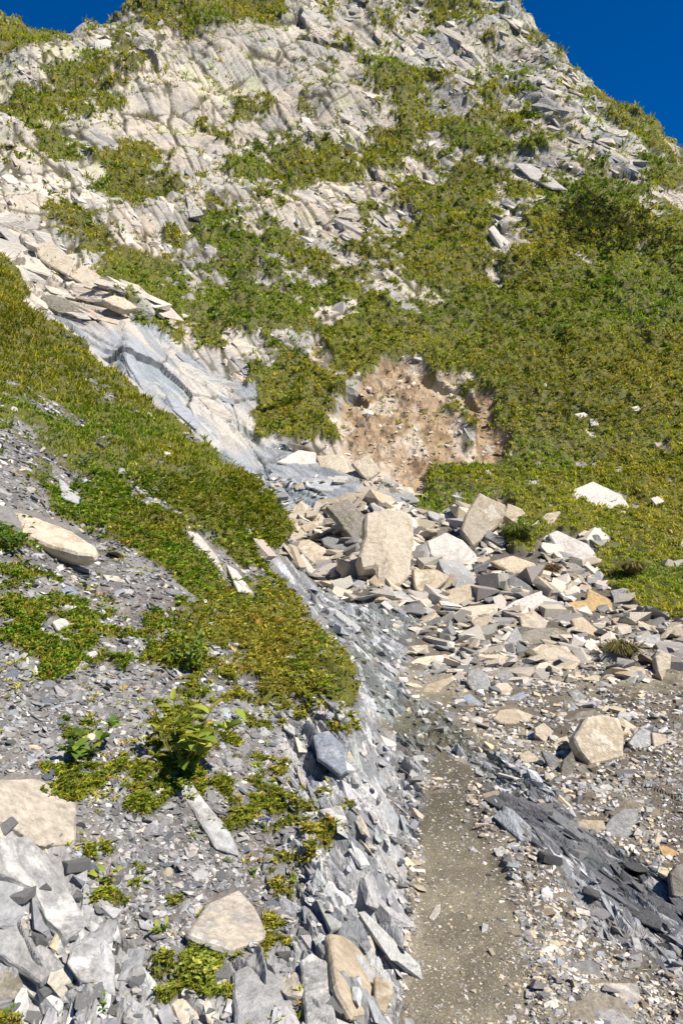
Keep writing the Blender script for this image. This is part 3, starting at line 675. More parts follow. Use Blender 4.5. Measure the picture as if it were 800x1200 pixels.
G1 = 'boulders and slabs heaped where the stream meets the path'
G2 = 'slate blocks set in the near bank'
G3 = 'outcrop blocks on the mountain'
G4 = 'stones lying on the turf slope'
ROCKS = [
# heap at the ford
('boulder', 'tallest upright pale boulder at the head of the stone heap', 'boulder', [(428,600),(455,595),(483,600),(485,630),(480,672),(468,686),(452,689),(441,678),(440,665),(424,668),(420,652),(427,628)], 'stand', 'c', .8, G1),
('boulder', 'big leaning square faced tan boulder right of the upright one', 'boulder', [(561,577),(593,591),(591,602),(582,617),(554,641),(541,622),(544,606)], 'stand', 'c', .45, G1, (.05,-.9,.42)),
('boulder', 'pale blue and cream slab leaning below the square tan boulder', 'boulder', [(499,634),(522,623),(542,632),(557,649),(559,660),(557,666),(527,670),(516,660),(503,649)], 'lean', 'p', .30, G1, (-.1,-.72,.65)),
('boulder', 'brown block with a dark left side under the blue and cream slab', 'boulder', [(484,666),(514,667),(526,675),(522,681),(511,690),(490,701),(485,683)], 'stand', 't', .7, G1),
('boulder', 'large pale wedge shaped boulder highest on the right turf', 'boulder', [(668,574),(694,563),(728,579),(741,598),(728,603),(705,598),(676,589)], 'flat', 'p', .42, G4),
('boulder', 'white kite shaped slab at the turf edge below the wedge boulder', 'boulder', [(642,626),(653,621),(689,637),(705,659),(676,665),(656,647)], 'flat', 'p', .22, G1),
('boulder', 'ochre yellow boulder with a pointed top in the heap', 'boulder', [(653,707),(686,702),(689,688),(715,702),(718,715),(702,720),(673,719)], 'flat', 'o', .32, G1),
('boulder', 'big rounded tan boulder with a grey chip standing beside the gravel', 'boulder', [(672,865),(687,840),(707,837),(725,842),(731,860),(729,887),(692,897),(680,882)], 'stand', 'c', .7, G1),
('rock_slab', 'triangular cream slab on dark base left of the upright boulder', 'slab', [(334,605),(353,586),(379,605),(377,610),(334,611)], 'stand', 'c', .5, G1),
('rock_slab', 'flat pale slab over a dark gap at the foot of the waterslide rock', 'slab', [(324,541),(350,527),(370,530),(370,543),(345,546)], 'flat', 'p', .22, G1),
('rock_slab', 'pale slab with square corner left of the diamond stone', 'slab', [(370,533),(401,532),(412,555),(378,558)], 'flat', 'c', .25, G1),
('rock_slab', 'diamond shaped cream stone below the bare soil scar', 'slab', [(412,543),(432,532),(446,552),(430,563)], 'stand', 'c', .35, G1),
('rock_slab', 'narrow long ledge stone above the upright boulder', 'slab', [(438,577),(482,577),(493,587),(456,593)], 'flat', 'g', .2, G1),
('rock_slab', 'arched thin stone lying across the top left of the heap', 'slab', [(380,590),(400,580),(423,574),(436,577),(418,586),(397,596)], 'flat', 't', .2, G1),
('boulder', 'mottled brown boulder touching the left side of the upright one', 'boulder', [(381,594),(407,584),(425,602),(428,622),(420,633),(412,630),(394,607)], 'stand', 'm', .5, G1),
('rock_slab', 'smooth grey slab left of the upright boulder', 'slab', [(376,631),(391,626),(414,638),(420,646),(407,652),(380,638)], 'flat', 'g', .22, G1),
('boulder', 'cream blocky stone with broken face beside the grassy bank nose', 'boulder', [(342,634),(362,631),(381,642),(394,655),(371,664),(354,649)], 'flat', 'c', .45, G1),
('rock_slab', 'thin pinkish pointed stone tipped towards the wet slate', 'slab', [(349,652),(355,648),(371,671),(366,677)], 'flat', 'p', .5, G1),
('rock_slab', 'rounded light slab propped against the foot of the upright boulder', 'slab', [(386,676),(390,665),(404,655),(422,652),(414,665),(400,676)], 'flat', 'c', .3, G1),
('rock_slab', 'low pale slab at the left bottom edge of the heap by the stream', 'slab', [(384,681),(407,675),(424,681),(421,694),(407,696)], 'flat', 'p', .3, G1),
('rock_slab', 'white streaked slab just under the upright boulder', 'slab', [(456,694),(470,691),(487,704),(487,712),(466,709)], 'flat', 'w', .3, G1),
('rock_slab', 'upper of two white slats leaning on the square tan boulder', 'slab', [(507,606),(520,597),(533,590),(536,594),(520,610)], 'lean', 'w', .35, G1, (-.2,-.7,.7)),
('rock_slab', 'lower of two white slats leaning on the square tan boulder', 'slab', [(522,610),(533,597),(545,592),(548,600),(535,608)], 'lean', 'w', .35, G1, (-.2,-.7,.7)),
('rock_slab', 'long brown slab slanting down left in the middle of the heap', 'slab', [(505,719),(514,703),(526,690),(550,682),(572,690),(561,699),(541,706),(516,721)], 'flat', 't', .28, G1),
('rock_slab', 'thin whitish plate above the long slanting brown slab', 'slab', [(544,681),(557,675),(587,679),(586,684),(554,685)], 'flat', 'w', .3, G1),
('rock_slab', 'long tan rounded slab below the kite shaped white slab', 'slab', [(574,657),(601,650),(627,660),(636,674),(624,678),(601,672)], 'flat', 't', .3, G1),
('rock_slab', 'tan slab with shaded hollow below it left of the striped stone', 'slab', [(524,724),(540,711),(582,706),(582,717),(536,723)], 'flat', 'c', .5, G1),
('rock_slab', 'white and brown striped slab in the middle of the heap', 'slab', [(582,717),(601,704),(634,691),(635,706),(614,720),(588,724)], 'flat', 's', .3, G1),
('rock_slab', 'dark edged slab tipped right below the ochre boulder', 'slab', [(669,725),(682,722),(705,741),(706,750),(692,750),(673,736)], 'flat', 't', .4, G1),
('rock_slab', 'broad wedge of cream rock in the gravel below the heap', 'slab', [(621,761),(634,754),(663,757),(679,773),(676,784),(650,782)], 'flat', 'c', .4, G1),
('rock_slab', 'long low splintered slab at the lower edge of the heap', 'slab', [(592,750),(612,740),(627,735),(650,735),(669,741),(637,752),(604,757)], 'flat', 'm', .3, G1),
('boulder', 'brownish three sided stone right under the striped slab', 'boulder', [(608,722),(624,714),(642,728),(637,738),(611,735)], 'stand', 'c', .6, G1),
('boulder', 'small squat block in the shade of the tan slab', 'boulder', [(552,729),(560,723),(576,721),(575,735),(560,739)], 'stand', 't', .6, G1),
('rock_slab', 'thin grey stone beneath the squat shaded block', 'slab', [(557,755),(572,749),(587,750),(576,758)], 'flat', 'g', .4, G1),
('boulder', 'square white block right of the tussock', 'boulder', [(744,745),(772,743),(774,760),(747,759)], 'stand', 'w', .5, G1),
('boulder', 'round ended tan stone standing at the edge of the brown mud', 'boulder', [(767,770),(775,763),(786,767),(785,784),(771,788)], 'stand', 'c', .8, G1),
('rock_slab', 'flat cream stone below the tussock', 'slab', [(731,783),(741,780),(754,782),(757,791),(734,792)], 'flat', 'c', .35, G1),
('rock_slab', 'flat grey stone between the tussock and the turf', 'slab', [(747,727),(767,734),(764,743),(747,738)], 'flat', 'c', .35, G1),
('rock_slab', 'dark slab tucked under the overhanging turf edge', 'slab', [(714,692),(730,688),(747,692),(740,703),(720,702)], 'flat', 'g', .4, G1),
('boulder', 'brown rock wedged behind the square tan boulder', 'boulder', [(595,589),(612,596),(622,613),(608,616),(590,604)], 'stand', 't', .6, G1),
('rock_slab', 'low tan rock half sunk in the turf behind the heap', 'slab', [(618,618),(640,601),(656,598),(648,612),(632,624)], 'flat', 'c', .4, G1),
('rock_slab', 'reddish topped flat stone left of the pair by the wet slate', 'slab', [(471,759),(485,756),(500,755),(503,764),(477,768)], 'flat', 't', .3, G1),
('rock_slab', 'larger flat grey brown slab by the wet slate', 'slab', [(470,782),(490,770),(522,766),(530,771),(512,780),(485,786)], 'flat', 'c', .22, G1),
('rock_slab', 'thin grey slab under the larger flat slab by the wet slate', 'slab', [(472,787),(490,785),(501,786),(500,793),(477,793)], 'flat', 'g', .3, G1),
('rock_slab', 'long pointed tan slab lowest beside the wet slate', 'slab', [(491,815),(500,802),(527,793),(532,796),(512,810),(497,817)], 'flat', 't', .25, G1),
('boulder', 'pale grey crescent shaped stone upright in the gravel', 'boulder', [(547,786),(560,782),(572,790),(575,810),(570,820),(555,812),(547,800)], 'lean', 'w', .3, G1, (-.1,-.6,.75)),
('rock_slab', 'dark grey flat stone right of the crescent shaped stone', 'slab', [(577,792),(590,785),(612,786),(608,794),(595,798)], 'flat', 'g', .35, G1),
('boulder', 'small cream block below the dark grey flat stone', 'boulder', [(577,805),(583,800),(595,800),(601,807),(592,816),(579,812)], 'stand', 'c', .7, G1),
('rock_slab', 'slanting blue grey slab below the crescent shaped stone', 'slab', [(541,816),(550,812),(567,826),(563,832),(553,830)], 'flat', 'b', .3, G1),
('rock_slab', 'blue grey slab slanting the other way right of the small cream block', 'slab', [(590,821),(602,814),(613,810),(615,816),(598,828)], 'flat', 'b', .3, G1),
('rock_slab', 'long blocky tan stone alone on the edge of the ford', 'slab', [(577,841),(585,832),(602,829),(632,839),(630,846),(605,849),(585,847)], 'flat', 't', .35, G1),
('rock_slab', 'brown top slab lying on the big rounded tan boulder', 'slab', [(662,846),(677,834),(695,831),(708,838),(687,843),(673,853)], 'flat', 'm', .35, G1),
('boulder', 'squarish cream stone left of the big rounded tan boulder', 'boulder', [(626,853),(637,847),(649,857),(638,870),(627,862)], 'stand', 'c', .5, G1),
('rock_slab', 'smooth oval cream stone at the left foot of the big rounded boulder', 'slab', [(644,877),(652,865),(664,862),(667,869),(656,880)], 'flat', 'c', .4, G1),
('boulder', 'dark grey split stone below the oval cream stone', 'boulder', [(634,880),(645,881),(655,890),(653,905),(642,898)], 'stand', 'g', .5, G1),
('boulder', 'grey brown pointed stone under the big rounded tan boulder', 'boulder', [(659,892),(670,880),(675,895),(668,912),(656,912)], 'stand', 'm', .5, G1),
('rock_slab', 'small upright cream stone at the bottom of the split stone', 'slab', [(637,902),(647,910),(646,919),(639,914)], 'stand', 'c', .6, G1),
('boulder', 'white grey pointed stone right of the big rounded tan boulder', 'boulder', [(736,871),(743,860),(752,852),(762,857),(762,875),(745,878)], 'stand', 'w', .5, G1),
('boulder', 'cream chunk against the white grey pointed stone', 'boulder', [(763,858),(780,861),(781,871),(766,876)], 'stand', 'c', .5, G1),
('rock_slab', 'grey leaning stone in the gravel above the big rounded boulder', 'slab', [(665,811),(675,807),(687,816),(677,826)], 'flat', 'g', .4, G1),
('boulder', 'warm yellow cream stone at the left end of the gravel stones', 'boulder', [(608,884),(619,879),(631,889),(627,897),(611,896)], 'stand', 'c', .6, G1),
('rock_slab', 'thin dark stone poking from under the big rounded boulder', 'slab', [(674,900),(682,895),(697,910),(688,914)], 'flat', 'm', .4, G1),
('rock_slab', 'flat tan slab left of a pair in the gravel by the path', 'slab', [(662,968),(682,960),(707,961),(709,970),(695,976),(667,977)], 'flat', 't', .3, G1),
('boulder', 'grey veined slab right of a pair in the gravel by the path', 'boulder', [(708,968),(718,955),(730,947),(747,946),(747,960),(733,984),(712,987)], 'flat', 'g', .35, G1),
('rock_slab', 'orange stained stone near the right edge of the gravel', 'slab', [(770,990),(781,991),(795,999),(790,1005),(776,1003)], 'flat', 'o', .4, G1),
('boulder', 'dark brown block cut by the right edge of the gravel', 'boulder', [(785,1024),(792,1014),(812,1008),(814,1055),(788,1050)], 'stand', 'm', .5, G1),
('boulder', 'yellow and white quartz stone beside the path, lowest on the right', 'boulder', [(680,1157),(705,1150),(747,1152),(751,1170),(725,1179),(700,1172)], 'flat', 'q', .3, G1),
('rock_slab', 'grey block above the yellow and white quartz stone', 'slab', [(667,1128),(692,1124),(703,1131),(702,1147),(680,1146)], 'flat', 'g', .35, G1),
('rock_slab', 'black wet slab in the dark slate rib right of the path', 'slab', [(731,1052),(750,1061),(775,1076),(773,1088),(752,1080),(736,1068)], 'emb', 'd', .2, G1),
('rock_slab', 'greenish grey pointed plate in the slate rib right of the path', 'slab', [(740,1098),(748,1099),(756,1121),(743,1114)], 'flat', 'w', .4, G1),
('rock_slab', 'single white flat stone lying on the path', 'slab', [(502,1075),(510,1061),(516,1059),(515,1069),(508,1078)], 'emb', 'p', .25, None),
('rock_slab', 'broad grey slab at the very bottom right beside the path', 'slab', [(660,1190),(690,1180),(725,1182),(745,1200),(720,1215),(670,1212)], 'emb', 'g', .15, G1),
# near bank
('rock_slab', 'long pale slate slab running down right at the left edge', 'slab', [(-30,985),(30,980),(55,1000),(80,1040),(102,1083),(80,1101),(55,1078),(40,1040),(-20,1015)], 'emb', 'w', .22, G2),
('rock_slab', 'broad cracked slate block right of the deep crack', 'slab', [(80,1126),(85,1110),(105,1097),(125,1100),(135,1120),(136,1165),(117,1153),(95,1146)], 'emb', 'w', .2, G2),
('rock_slab', 'pale slate block left of the deep crack', 'slab', [(-40,1030),(0,1042),(15,1055),(27,1095),(60,1113),(77,1131),(48,1151),(27,1135),(0,1119),(-40,1110)], 'emb', 'w', .22, G2),
('rock_slab', 'narrow slate rib at the lower left below the deep crack', 'slab', [(-20,1122),(20,1128),(37,1149),(65,1160),(82,1176),(86,1215),(67,1195),(32,1159),(-20,1138)], 'emb', 'w', .2, G2),
('rock_slab', 'brownish slate corner at the lower left edge', 'slab', [(-30,1146),(20,1137),(28,1153),(15,1170),(-30,1180)], 'emb', 'm', .25, G2),
('rock_slab', 'cream topped slab with a dark crack at the left edge', 'slab', [(-30,912),(42,911),(92,930),(90,985),(50,987),(0,957),(-30,950)], 'emb', 'q', .22, G2),
('boulder', 'cream quartz streaked boulder in the low moss of the bank', 'boulder', [(220,1091),(245,1057),(280,1042),(300,1062),(312,1090),(310,1098),(272,1111),(255,1105)], 'emb', 'q', .35, G2),
('boulder', 'rounded grey boulder with a curved crack at the bottom', 'boulder', [(272,1136),(300,1127),(325,1140),(340,1165),(352,1215),(278,1215),(275,1180)], 'emb', 'w', .3, G2),
('rock_slab', 'grey rough stone upright above the quartz streaked boulder', 'slab', [(309,1001),(330,997),(338,1015),(332,1032),(317,1040),(308,1020)], 'emb', 'g', .35, G2),
('rock_slab', 'pale blue veined slab right of the rounded grey boulder', 'slab', [(352,1126),(365,1115),(382,1125),(386,1150),(396,1215),(358,1215),(355,1160)], 'emb', 'w', .25, G2),
('boulder', 'tan rounded slab at the foot of the slate face by the path', 'boulder', [(388,1093),(400,1095),(425,1110),(440,1140),(432,1187),(415,1188),(395,1150)], 'emb', 't', .35, G2),
('boulder', 'small tan slab right of the rounded one by the path', 'boulder', [(440,1143),(460,1150),(461,1163),(452,1186),(440,1176)], 'emb', 't', .4, G2),
('rock_slab', 'grey flat stone at the bottom edge where bank meets path', 'slab', [(425,1198),(450,1191),(482,1192),(492,1206),(460,1222),(425,1216)], 'emb', 'w', .3, G2),
('rock_slab', 'large tan slab jutting from the left bank over a dark hollow', 'slab', [(-30,592),(32,601),(82,620),(112,640),(110,649),(90,648),(60,640),(27,627),(-30,606)], 'lean', 'c', .42, G2, (.05,-.55,.85)),
('rock_slab', 'smooth blue grey slab high on the slate face by the path', 'slab', [(367,861),(385,855),(402,872),(406,900),(398,906),(372,886)], 'emb', 'b', .3, G2),
('rock_slab', 'blue grey slab lower on the slate face by the path', 'slab', [(365,913),(390,920),(396,937),(378,946),(367,926)], 'emb', 'b', .3, G2),
('rock_slab', 'pale slab under the two blue grey slabs by the path', 'slab', [(375,948),(400,943),(409,965),(390,962)], 'emb', 'w', .3, G2),
('rock_slab', 'slanting pale slate rib below the leafy herb', 'slab', [(206,912),(224,914),(240,938),(270,973),(281,1000),(252,990),(226,946),(205,926)], 'emb', 'w', .2, G2),
('rock_slab', 'white chip on the turf margin above the blue grey slabs', 'slab', [(295,844),(310,847),(320,862),(305,866)], 'emb', 'w', .3, G2),
('rock_slab', 'pointed white chip right of the white turf margin chip', 'slab', [(330,832),(345,850),(346,861),(333,852)], 'emb', 'w', .3, G2),
('rock_slab', 'pale stone poking from the left turf below the silhouette', 'slab', [(70,560),(95,580),(93,589),(73,582)], 'emb', 'w', .3, G2),
('rock_slab', 'single flat white stone on the upper bank turf', 'slab', [(176,528),(200,529),(203,537),(185,536)], 'emb', 'p', .3, G2),
('rock_slab', 'slim grey stone streak on the bank turf', 'slab', [(157,568),(168,569),(182,588),(172,589)], 'emb', 'w', .3, G2),
('rock_slab', 'long white slate rib in the middle of the bank turf', 'slab', [(222,622),(232,624),(254,650),(262,668),(245,661),(230,641)], 'emb', 'p', .25, G2),
('rock_slab', 'lower broken end of the white slate rib in the turf', 'slab', [(267,662),(278,668),(297,695),(280,692)], 'emb', 'p', .25, G2),
('rock_slab', 'white oval stone among low plants of the left bank', 'slab', [(62,728),(72,724),(82,726),(81,738),(70,740)], 'emb', 'p', .4, G2),
('rock_slab', 'bluish flat stone above the white oval stone', 'slab', [(67,692),(82,686),(93,694),(83,701)], 'emb', 'b', .3, G2),
('rock_slab', 'cream flake on the loose scree below the jutting slab', 'slab', [(121,673),(138,675),(146,682),(126,680)], 'emb', 'c', .3, G2),
('rock_slab', 'grey flake under the white oval stone', 'slab', [(60,744),(72,742),(83,749),(73,753)], 'emb', 'w', .3, G2),
# stones on the turf
('turf_stone', 'small white stone on the turf left of the wedge boulder', 'stone', [(567,552),(573,550),(576,560),(568,561)], 'flat', 'p', .6, G4),
('turf_stone', 'little pale stone just above the leaning square boulder', 'stone', [(622,564),(630,562),(634,567),(626,570)], 'flat', 'p', .4, G4),
('turf_stone', 'pale flat stone above and right of the wedge boulder', 'stone', [(718,548),(727,546),(735,553),(724,556)], 'flat', 'p', .4, G4),
('turf_stone', 'white stone nearest the right edge level with the wedge boulder', 'stone', [(762,584),(770,581),(778,587),(768,591)], 'flat', 'p', .4, G4),
('turf_stone', 'left of two white stones high on the turf', 'stone', [(672,485),(684,483),(690,487),(680,490)], 'flat', 'p', .3, G4),
('turf_stone', 'right of two white stones high on the turf', 'stone', [(690,491),(699,490),(701,498),(692,499)], 'flat', 'p', .4, G4),
('turf_stone', 'small white stone alone on the upper right turf', 'stone', [(739,477),(747,475),(751,480),(743,482)], 'flat', 'p', .4, G4),
('turf_stone', 'pale stone sunk in turf between wedge boulder and kite slab', 'stone', [(690,620),(703,618),(708,628),(700,640),(694,634)], 'flat', 'p', .3, G4),
('turf_stone', 'white stone cut by the right edge below the wedge boulder', 'stone', [(790,637),(800,634),(812,640),(800,645)], 'flat', 'p', .4, G4),
('turf_stone', 'small pale stone in the middle of the steep turf', 'stone', [(630,449),(638,447),(641,452),(634,454)], 'flat', 'p', .4, G4),
# mountain
('outcrop_block', 'roofed grey block below the left skyline', 'rock', [(110,48),(124,44),(140,50),(147,62),(134,65),(118,66),(112,58)], 'stand', 'p', .6, G3),
('outcrop_block', 'rounded grey block at the top edge of the pale slabs', 'rock', [(352,18),(358,8),(372,7),(381,16),(387,29),(372,31),(360,25)], 'stand', 'p', .5, G3),
('outcrop_block', 'tilted bar of white rock in the middle turf', 'rock', [(572,268),(578,263),(597,289),(595,298),(588,293)], 'stand', 'p', .5, G3),
('outcrop_block', 'pale block leaning on the tilted white bar', 'rock', [(579,262),(589,256),(592,268),(586,273)], 'stand', 'p', .5, G3),
('outcrop_block', 'broad pale sheet of rock in the turf below the right ridge', 'rock', [(602,191),(622,192),(643,205),(664,222),(645,220),(620,208)], 'emb', 'p', .15, G3),
('outcrop_block', 'small pale knob left of the grassy hollow', 'rock', [(608,248),(620,244),(626,255),(618,262),(609,258)], 'stand', 'p', .5, G3),
('outcrop_block', 'wide smooth slab hanging over the gully head', 'rock', [(37,287),(60,282),(74,293),(88,307),(80,322),(62,312),(50,305)], 'lean', 'c', .2, G3, (.1,-.6,.75)),
('outcrop_block', 'second smooth slab stepping down the gully', 'rock', [(80,322),(98,310),(114,320),(128,332),(127,346),(107,338)], 'lean', 'c', .2, G3, (.1,-.6,.75)),
('outcrop_block', 'ledge jutting over a black hollow at the left edge', 'rock', [(-30,262),(10,264),(30,270),(48,283),(24,284),(-30,279)], 'lean', 'c', .22, G3, (.05,-.4,.9)),
('outcrop_block', 'dark mossy slab on its side in the gully', 'rock', [(48,347),(55,344),(72,347),(108,365),(92,371),(68,366),(50,356)], 'stand', 'm', .5, G3),
('outcrop_block', 'thin slab above a dark slot right in the gully', 'rock', [(120,350),(134,345),(148,350),(162,360),(146,362),(130,356)], 'flat', 'c', .5, G3),
('outcrop_block', 'narrow pale flake beside the turf edge in the gully', 'rock', [(22,346),(30,344),(46,362),(45,372),(34,364)], 'flat', 'p', .4, G3),
]
for i, r in enumerate(ROCKS):
    outline_rock(i, r[0], r[1], r[2], r[3], r[4], r[5], r[6], r[7], lean=(r[8] if len(r) > 8 else None))

# ------------------------------------------------------------------ stone shapes for the loose material
def proto(kind, seed):
    r_ = random.Random(seed); bm = bmesh.new()
    n = 11 if kind == 'flake' else 14
    for k in range(n):
        a = 2 * math.pi * k / n + r_.uniform(-.25, .25)
        if kind == 'flake':
            rr = r_.uniform(.75, 1.05)
            bm.verts.new((rr * math.cos(a), rr * .62 * math.sin(a), r_.choice((-1, 1)) * .13 + r_.uniform(-.02, .02)))
        elif kind == 'pebble':
            v = Vector((r_.gauss(0, 1), r_.gauss(0, 1), r_.gauss(0, 1))).normalized(); bm.verts.new((v.x, v.y * .78, v.z * .55))
        else:
            bm.verts.new((r_.choice((-1, 1)) * r_.uniform(.6, 1), r_.choice((-1, 1)) * r_.uniform(.4, .75), r_.choice((-1, 1)) * r_.uniform(.22, .42)))
    bmesh.ops.convex_hull(bm, input=bm.verts[:])
    bmesh.ops.delete(bm, geom=[v for v in bm.verts if not v.link_faces], context='VERTS')
    bmesh.ops.triangulate(bm, faces=bm.faces[:])
    return bm
PROT = {}
for kd in ('flake', 'pebble', 'block'):
    PROT[kd] = []
    for s_ in range(9):
        bm = proto(kd, s_ * 7 + len(kd)); bm.verts.ensure_lookup_table(); bm.verts.index_update()
        V = np.array([v.co[:] for v in bm.verts]); T = np.array([[v.index for v in f.verts] for f in bm.faces]); bm.free()
        PROT[kd].append((V, T))

dens_px = np.gradient(PXS)[None, :] * np.abs(np.gradient(ROW, axis=0))       # photo pixels covered per grid vertex
vis = (ROW <= visrow + 25) & (PX > -260) & (PX < 1250) & (ROW < 1560) & (ROW > -60)
in_big = np.zeros(X.shape, bool)
for r in ROCKS:
    if r[2] != 'stone' and r[4] in ('emb', 'flat', 'lean'):
        in_big |= inpoly(PX, ROW + 3, r[3]) & (Y < 16)
def pick(mask, per_px2, excl=True):
    """grid vertices chosen so that about one falls on each 'per_px2' photo pixels"""
    w = np.where(mask & vis & ~(in_big & excl), np.minimum(dens_px / per_px2, 1), 0)
    sel = rng.random(w.shape) < w
    return np.nonzero(sel.ravel())[0]
def frames(nrm, spin, tiltj):
    n = nrm + rng.normal(0, 1, nrm.shape) * tiltj
    n /= np.linalg.norm(n, axis=1, keepdims=True)
    ref = np.stack([np.cos(spin), np.sin(spin), np.zeros_like(spin)], 1)
    x = ref - n * (ref * n).sum(1, keepdims=True); x /= np.linalg.norm(x, axis=1, keepdims=True) + 1e-9
    y = np.cross(n, x)
    return np.stack([x, y, n], -1)
NPf = NP.reshape(-1, 3); NBf = NB.reshape(-1, 3); Yf = Y.ravel()
def scatter_stones(name, sel, size, kinds, cols, mat, sink=.25, tilt=.25, spin=None, kind='stuff', cat='scree', label=None):
    n = len(sel); pos = Pf[sel]; sp_ = rng.uniform(0, 6.283, n) if spin is None else spin
    R = frames(NBf[sel] * .6 + np.array([0, 0, .4]), sp_, tilt)
    Vs, Fs, Cs = [], [], []; off = 0
    lib = [p for k in kinds for p in PROT[k]]
    ch = rng.integers(0, len(lib), n)
    for k, (V, T) in enumerate(lib):
        w = np.nonzero(ch == k)[0]
        if not len(w): continue
        sx = rng.uniform(.75, 1.25, (len(w), 3)) * size[w, None]
        loc = V[None] * sx[:, None, :]
        wp = np.einsum('nij,nvj->nvi', R[w], loc) + (pos[w] + R[w][:, :, 2] * (size[w, None] * (.16 - sink * .5)))[:, None]
        Vs.append(wp.reshape(-1, 3)); Fs.append((T[None] + (np.arange(len(w)) * len(V))[:, None, None] + off).reshape(-1, 3))
        Cs.append(np.repeat(cols[w], len(V), 0)); off += len(w) * len(V)
    o = np_mesh(name, np.concatenate(Vs), np.concatenate(Fs), mat, np.concatenate(Cs), np.zeros(off, np.float32), kind=kind)
    if label: o['label'] = label; o['category'] = cat
    return o
M_loose = land_mat('loose_stone', 60, .004, rough=.8, contrast=.28)
def palette(n, pal, probs, var=.18):
    c = np.array(pal, np.float32)[rng.choice(len(pal), n, p=np.array(probs) / sum(probs))]
    return np.clip(c * (1 + rng.normal(0, var, (n, 1))) * (1 + rng.normal(0, .012, (n, 3))), .02, .8)
PAL = [(.26, .25, .24), (.38, .365, .34), (.17, .165, .16), (.48, .44, .385), (.43, .36, .26), (.24, .25, .265), (.50, .42, .28)]
def lognorm(n, med, sig, lo, hi): return np.clip(med * np.exp(rng.normal(0, sig, n)), lo, hi)

scree_zone = bank & (turf_bank < .45) & (wall < .5)
s = pick(scree_zone & (bedL < .5), 11)
sz = lognorm(len(s), 3.3, .5, 1.3, 13) * Yf[s] / F
scatter_stones('scree', s, sz, ('flake',), palette(len(s), PAL, [5, 2.6, 4.5, .9, .3, 2, .05], .30) * .9, M_loose, tilt=.34, label='loose grey slate flakes covering the near bank', cat='scree')
s = pick(scree_zone & (bedL >= .5), 75)
scatter_stones('rubble', s, lognorm(len(s), 4.2, .55, 1.5, 14) * Yf[s] / F, ('flake', 'block'), palette(len(s), PAL, [4, 5, 2, 2, 1, 2, .2]), M_loose, tilt=.4, label='broken slate bits between the ledges low on the bank', cat='rubble')
s = pick(wall > .4, 48)
scatter_stones('slate_splinters', s, lognorm(len(s), 4.2, .5, 1.5, 11) * Yf[s] / F, ('flake',), palette(len(s), PAL, [3, 4, 3, 2.2, .5, 3, .1], .25), M_loose, tilt=.2, sink=.5, spin=np.full(len(s), math.atan2(-.95, .32)) + rng.normal(0, .2, len(s)), label='slate splinters on the rock face beside the path', cat='rubble')
# heap of stones at the ford
heap = gnd & ~path2 & ((ROW > 578) | (PX > 440))
hw = np.clip(blob(PX, ROW, 560, 690, 210, 75, 12) * 1.3, 0, 1)
s = pick(heap & (hw > .25) & (ROW > 560) & (ROW < 800), 48)
scatter_stones('loose_rocks', s, lognorm(len(s), 9.5, .5, 3, 21) * Yf[s] / F, ('flake', 'flake', 'flake', 'block', 'flake'), palette(len(s), [(.47, .41, .32), (.40, .335, .24), (.53, .475, .39), (.33, .30, .255), (.22, .205, .185)], [3, 2.6, 1.6, 4, 3]), M_loose, tilt=.30, sink=.1, label='small broken rocks filling the gaps of the stone heap', cat='rubble')
s = pick(heap & ((hw < .3) | (ROW > 780) | (rng.random(X.shape) < .3)), 14)
scatter_stones('gravel', s, lognorm(len(s), 2.5, .45, 1.0, 8) * Yf[s] / F, ('pebble', 'block'), palette(len(s), PAL, [2.6, 3, 2, 3.5, 3, 1.4, .7], .22), M_loose, tilt=.3, label='mixed cream and grey gravel right of the path', cat='gravel')
s = pick(heap & (ROW > 760) & (rng.random(X.shape) < .8), 130)
scatter_stones('cobbles', s, lognorm(len(s), 5.2, .4, 3, 12) * Yf[s] / F, ('block', 'pebble', 'flake'), palette(len(s), PAL, [2, 3, 1.5, 4, 3, 1.5, 1], .2), M_loose, tilt=.3, sink=.2, label='fist sized stones strewn over the gravel', cat='stones')
pr = path | path2
edge = sstep(520, 640, PX) * (ROW > 960)
s = pick(pr | ((ROW > 1000) & heap & (PX < 700)), 13)
scatter_stones('grit', s, lognorm(len(s), 1.15, .5, .6, 5) * Yf[s] / F, ('pebble',), palette(len(s), PAL, [1.5, 2, 1.5, 3, 3.5, .5, .6], .25) * .8, M_loose, tilt=.2, sink=.5, label='fine brown and pale grit on the path', cat='gravel')
s = pick((wet > .5) & (ROW > 690) & (darkridge < .6), 45)
scatter_stones('slate_chips', s, lognorm(len(s), 4.0, .5, 1.5, 11) * Yf[s] / F, ('flake', 'block'), palette(len(s), PAL, [4, 4, 3, 1.6, .8, 3, .1], .25), M_loose, tilt=.38, spin=np.full(len(s), math.atan2(-.95, .32)) + rng.normal(0, .25, len(s)), label='slate chips lying in the wet slate beside the ford', cat='rubble')
gr_ = path & (rng.random(X.shape) < .04 + .9 * sstep(545, 640, PX + (ROW < 1000) * 30 - (ROW - 1000) * .1))
s = pick(gr_, 30)
scatter_stones('path_gravel', s, lognorm(len(s), 2.2, .45, 1.0, 7) * Yf[s] / F, ('pebble', 'block'), palette(len(s), PAL, [2, 3, 1.5, 3.5, 3.5, 1, .5], .2), M_loose, tilt=.3, label='pale gravel thinning out over the path', cat='gravel')
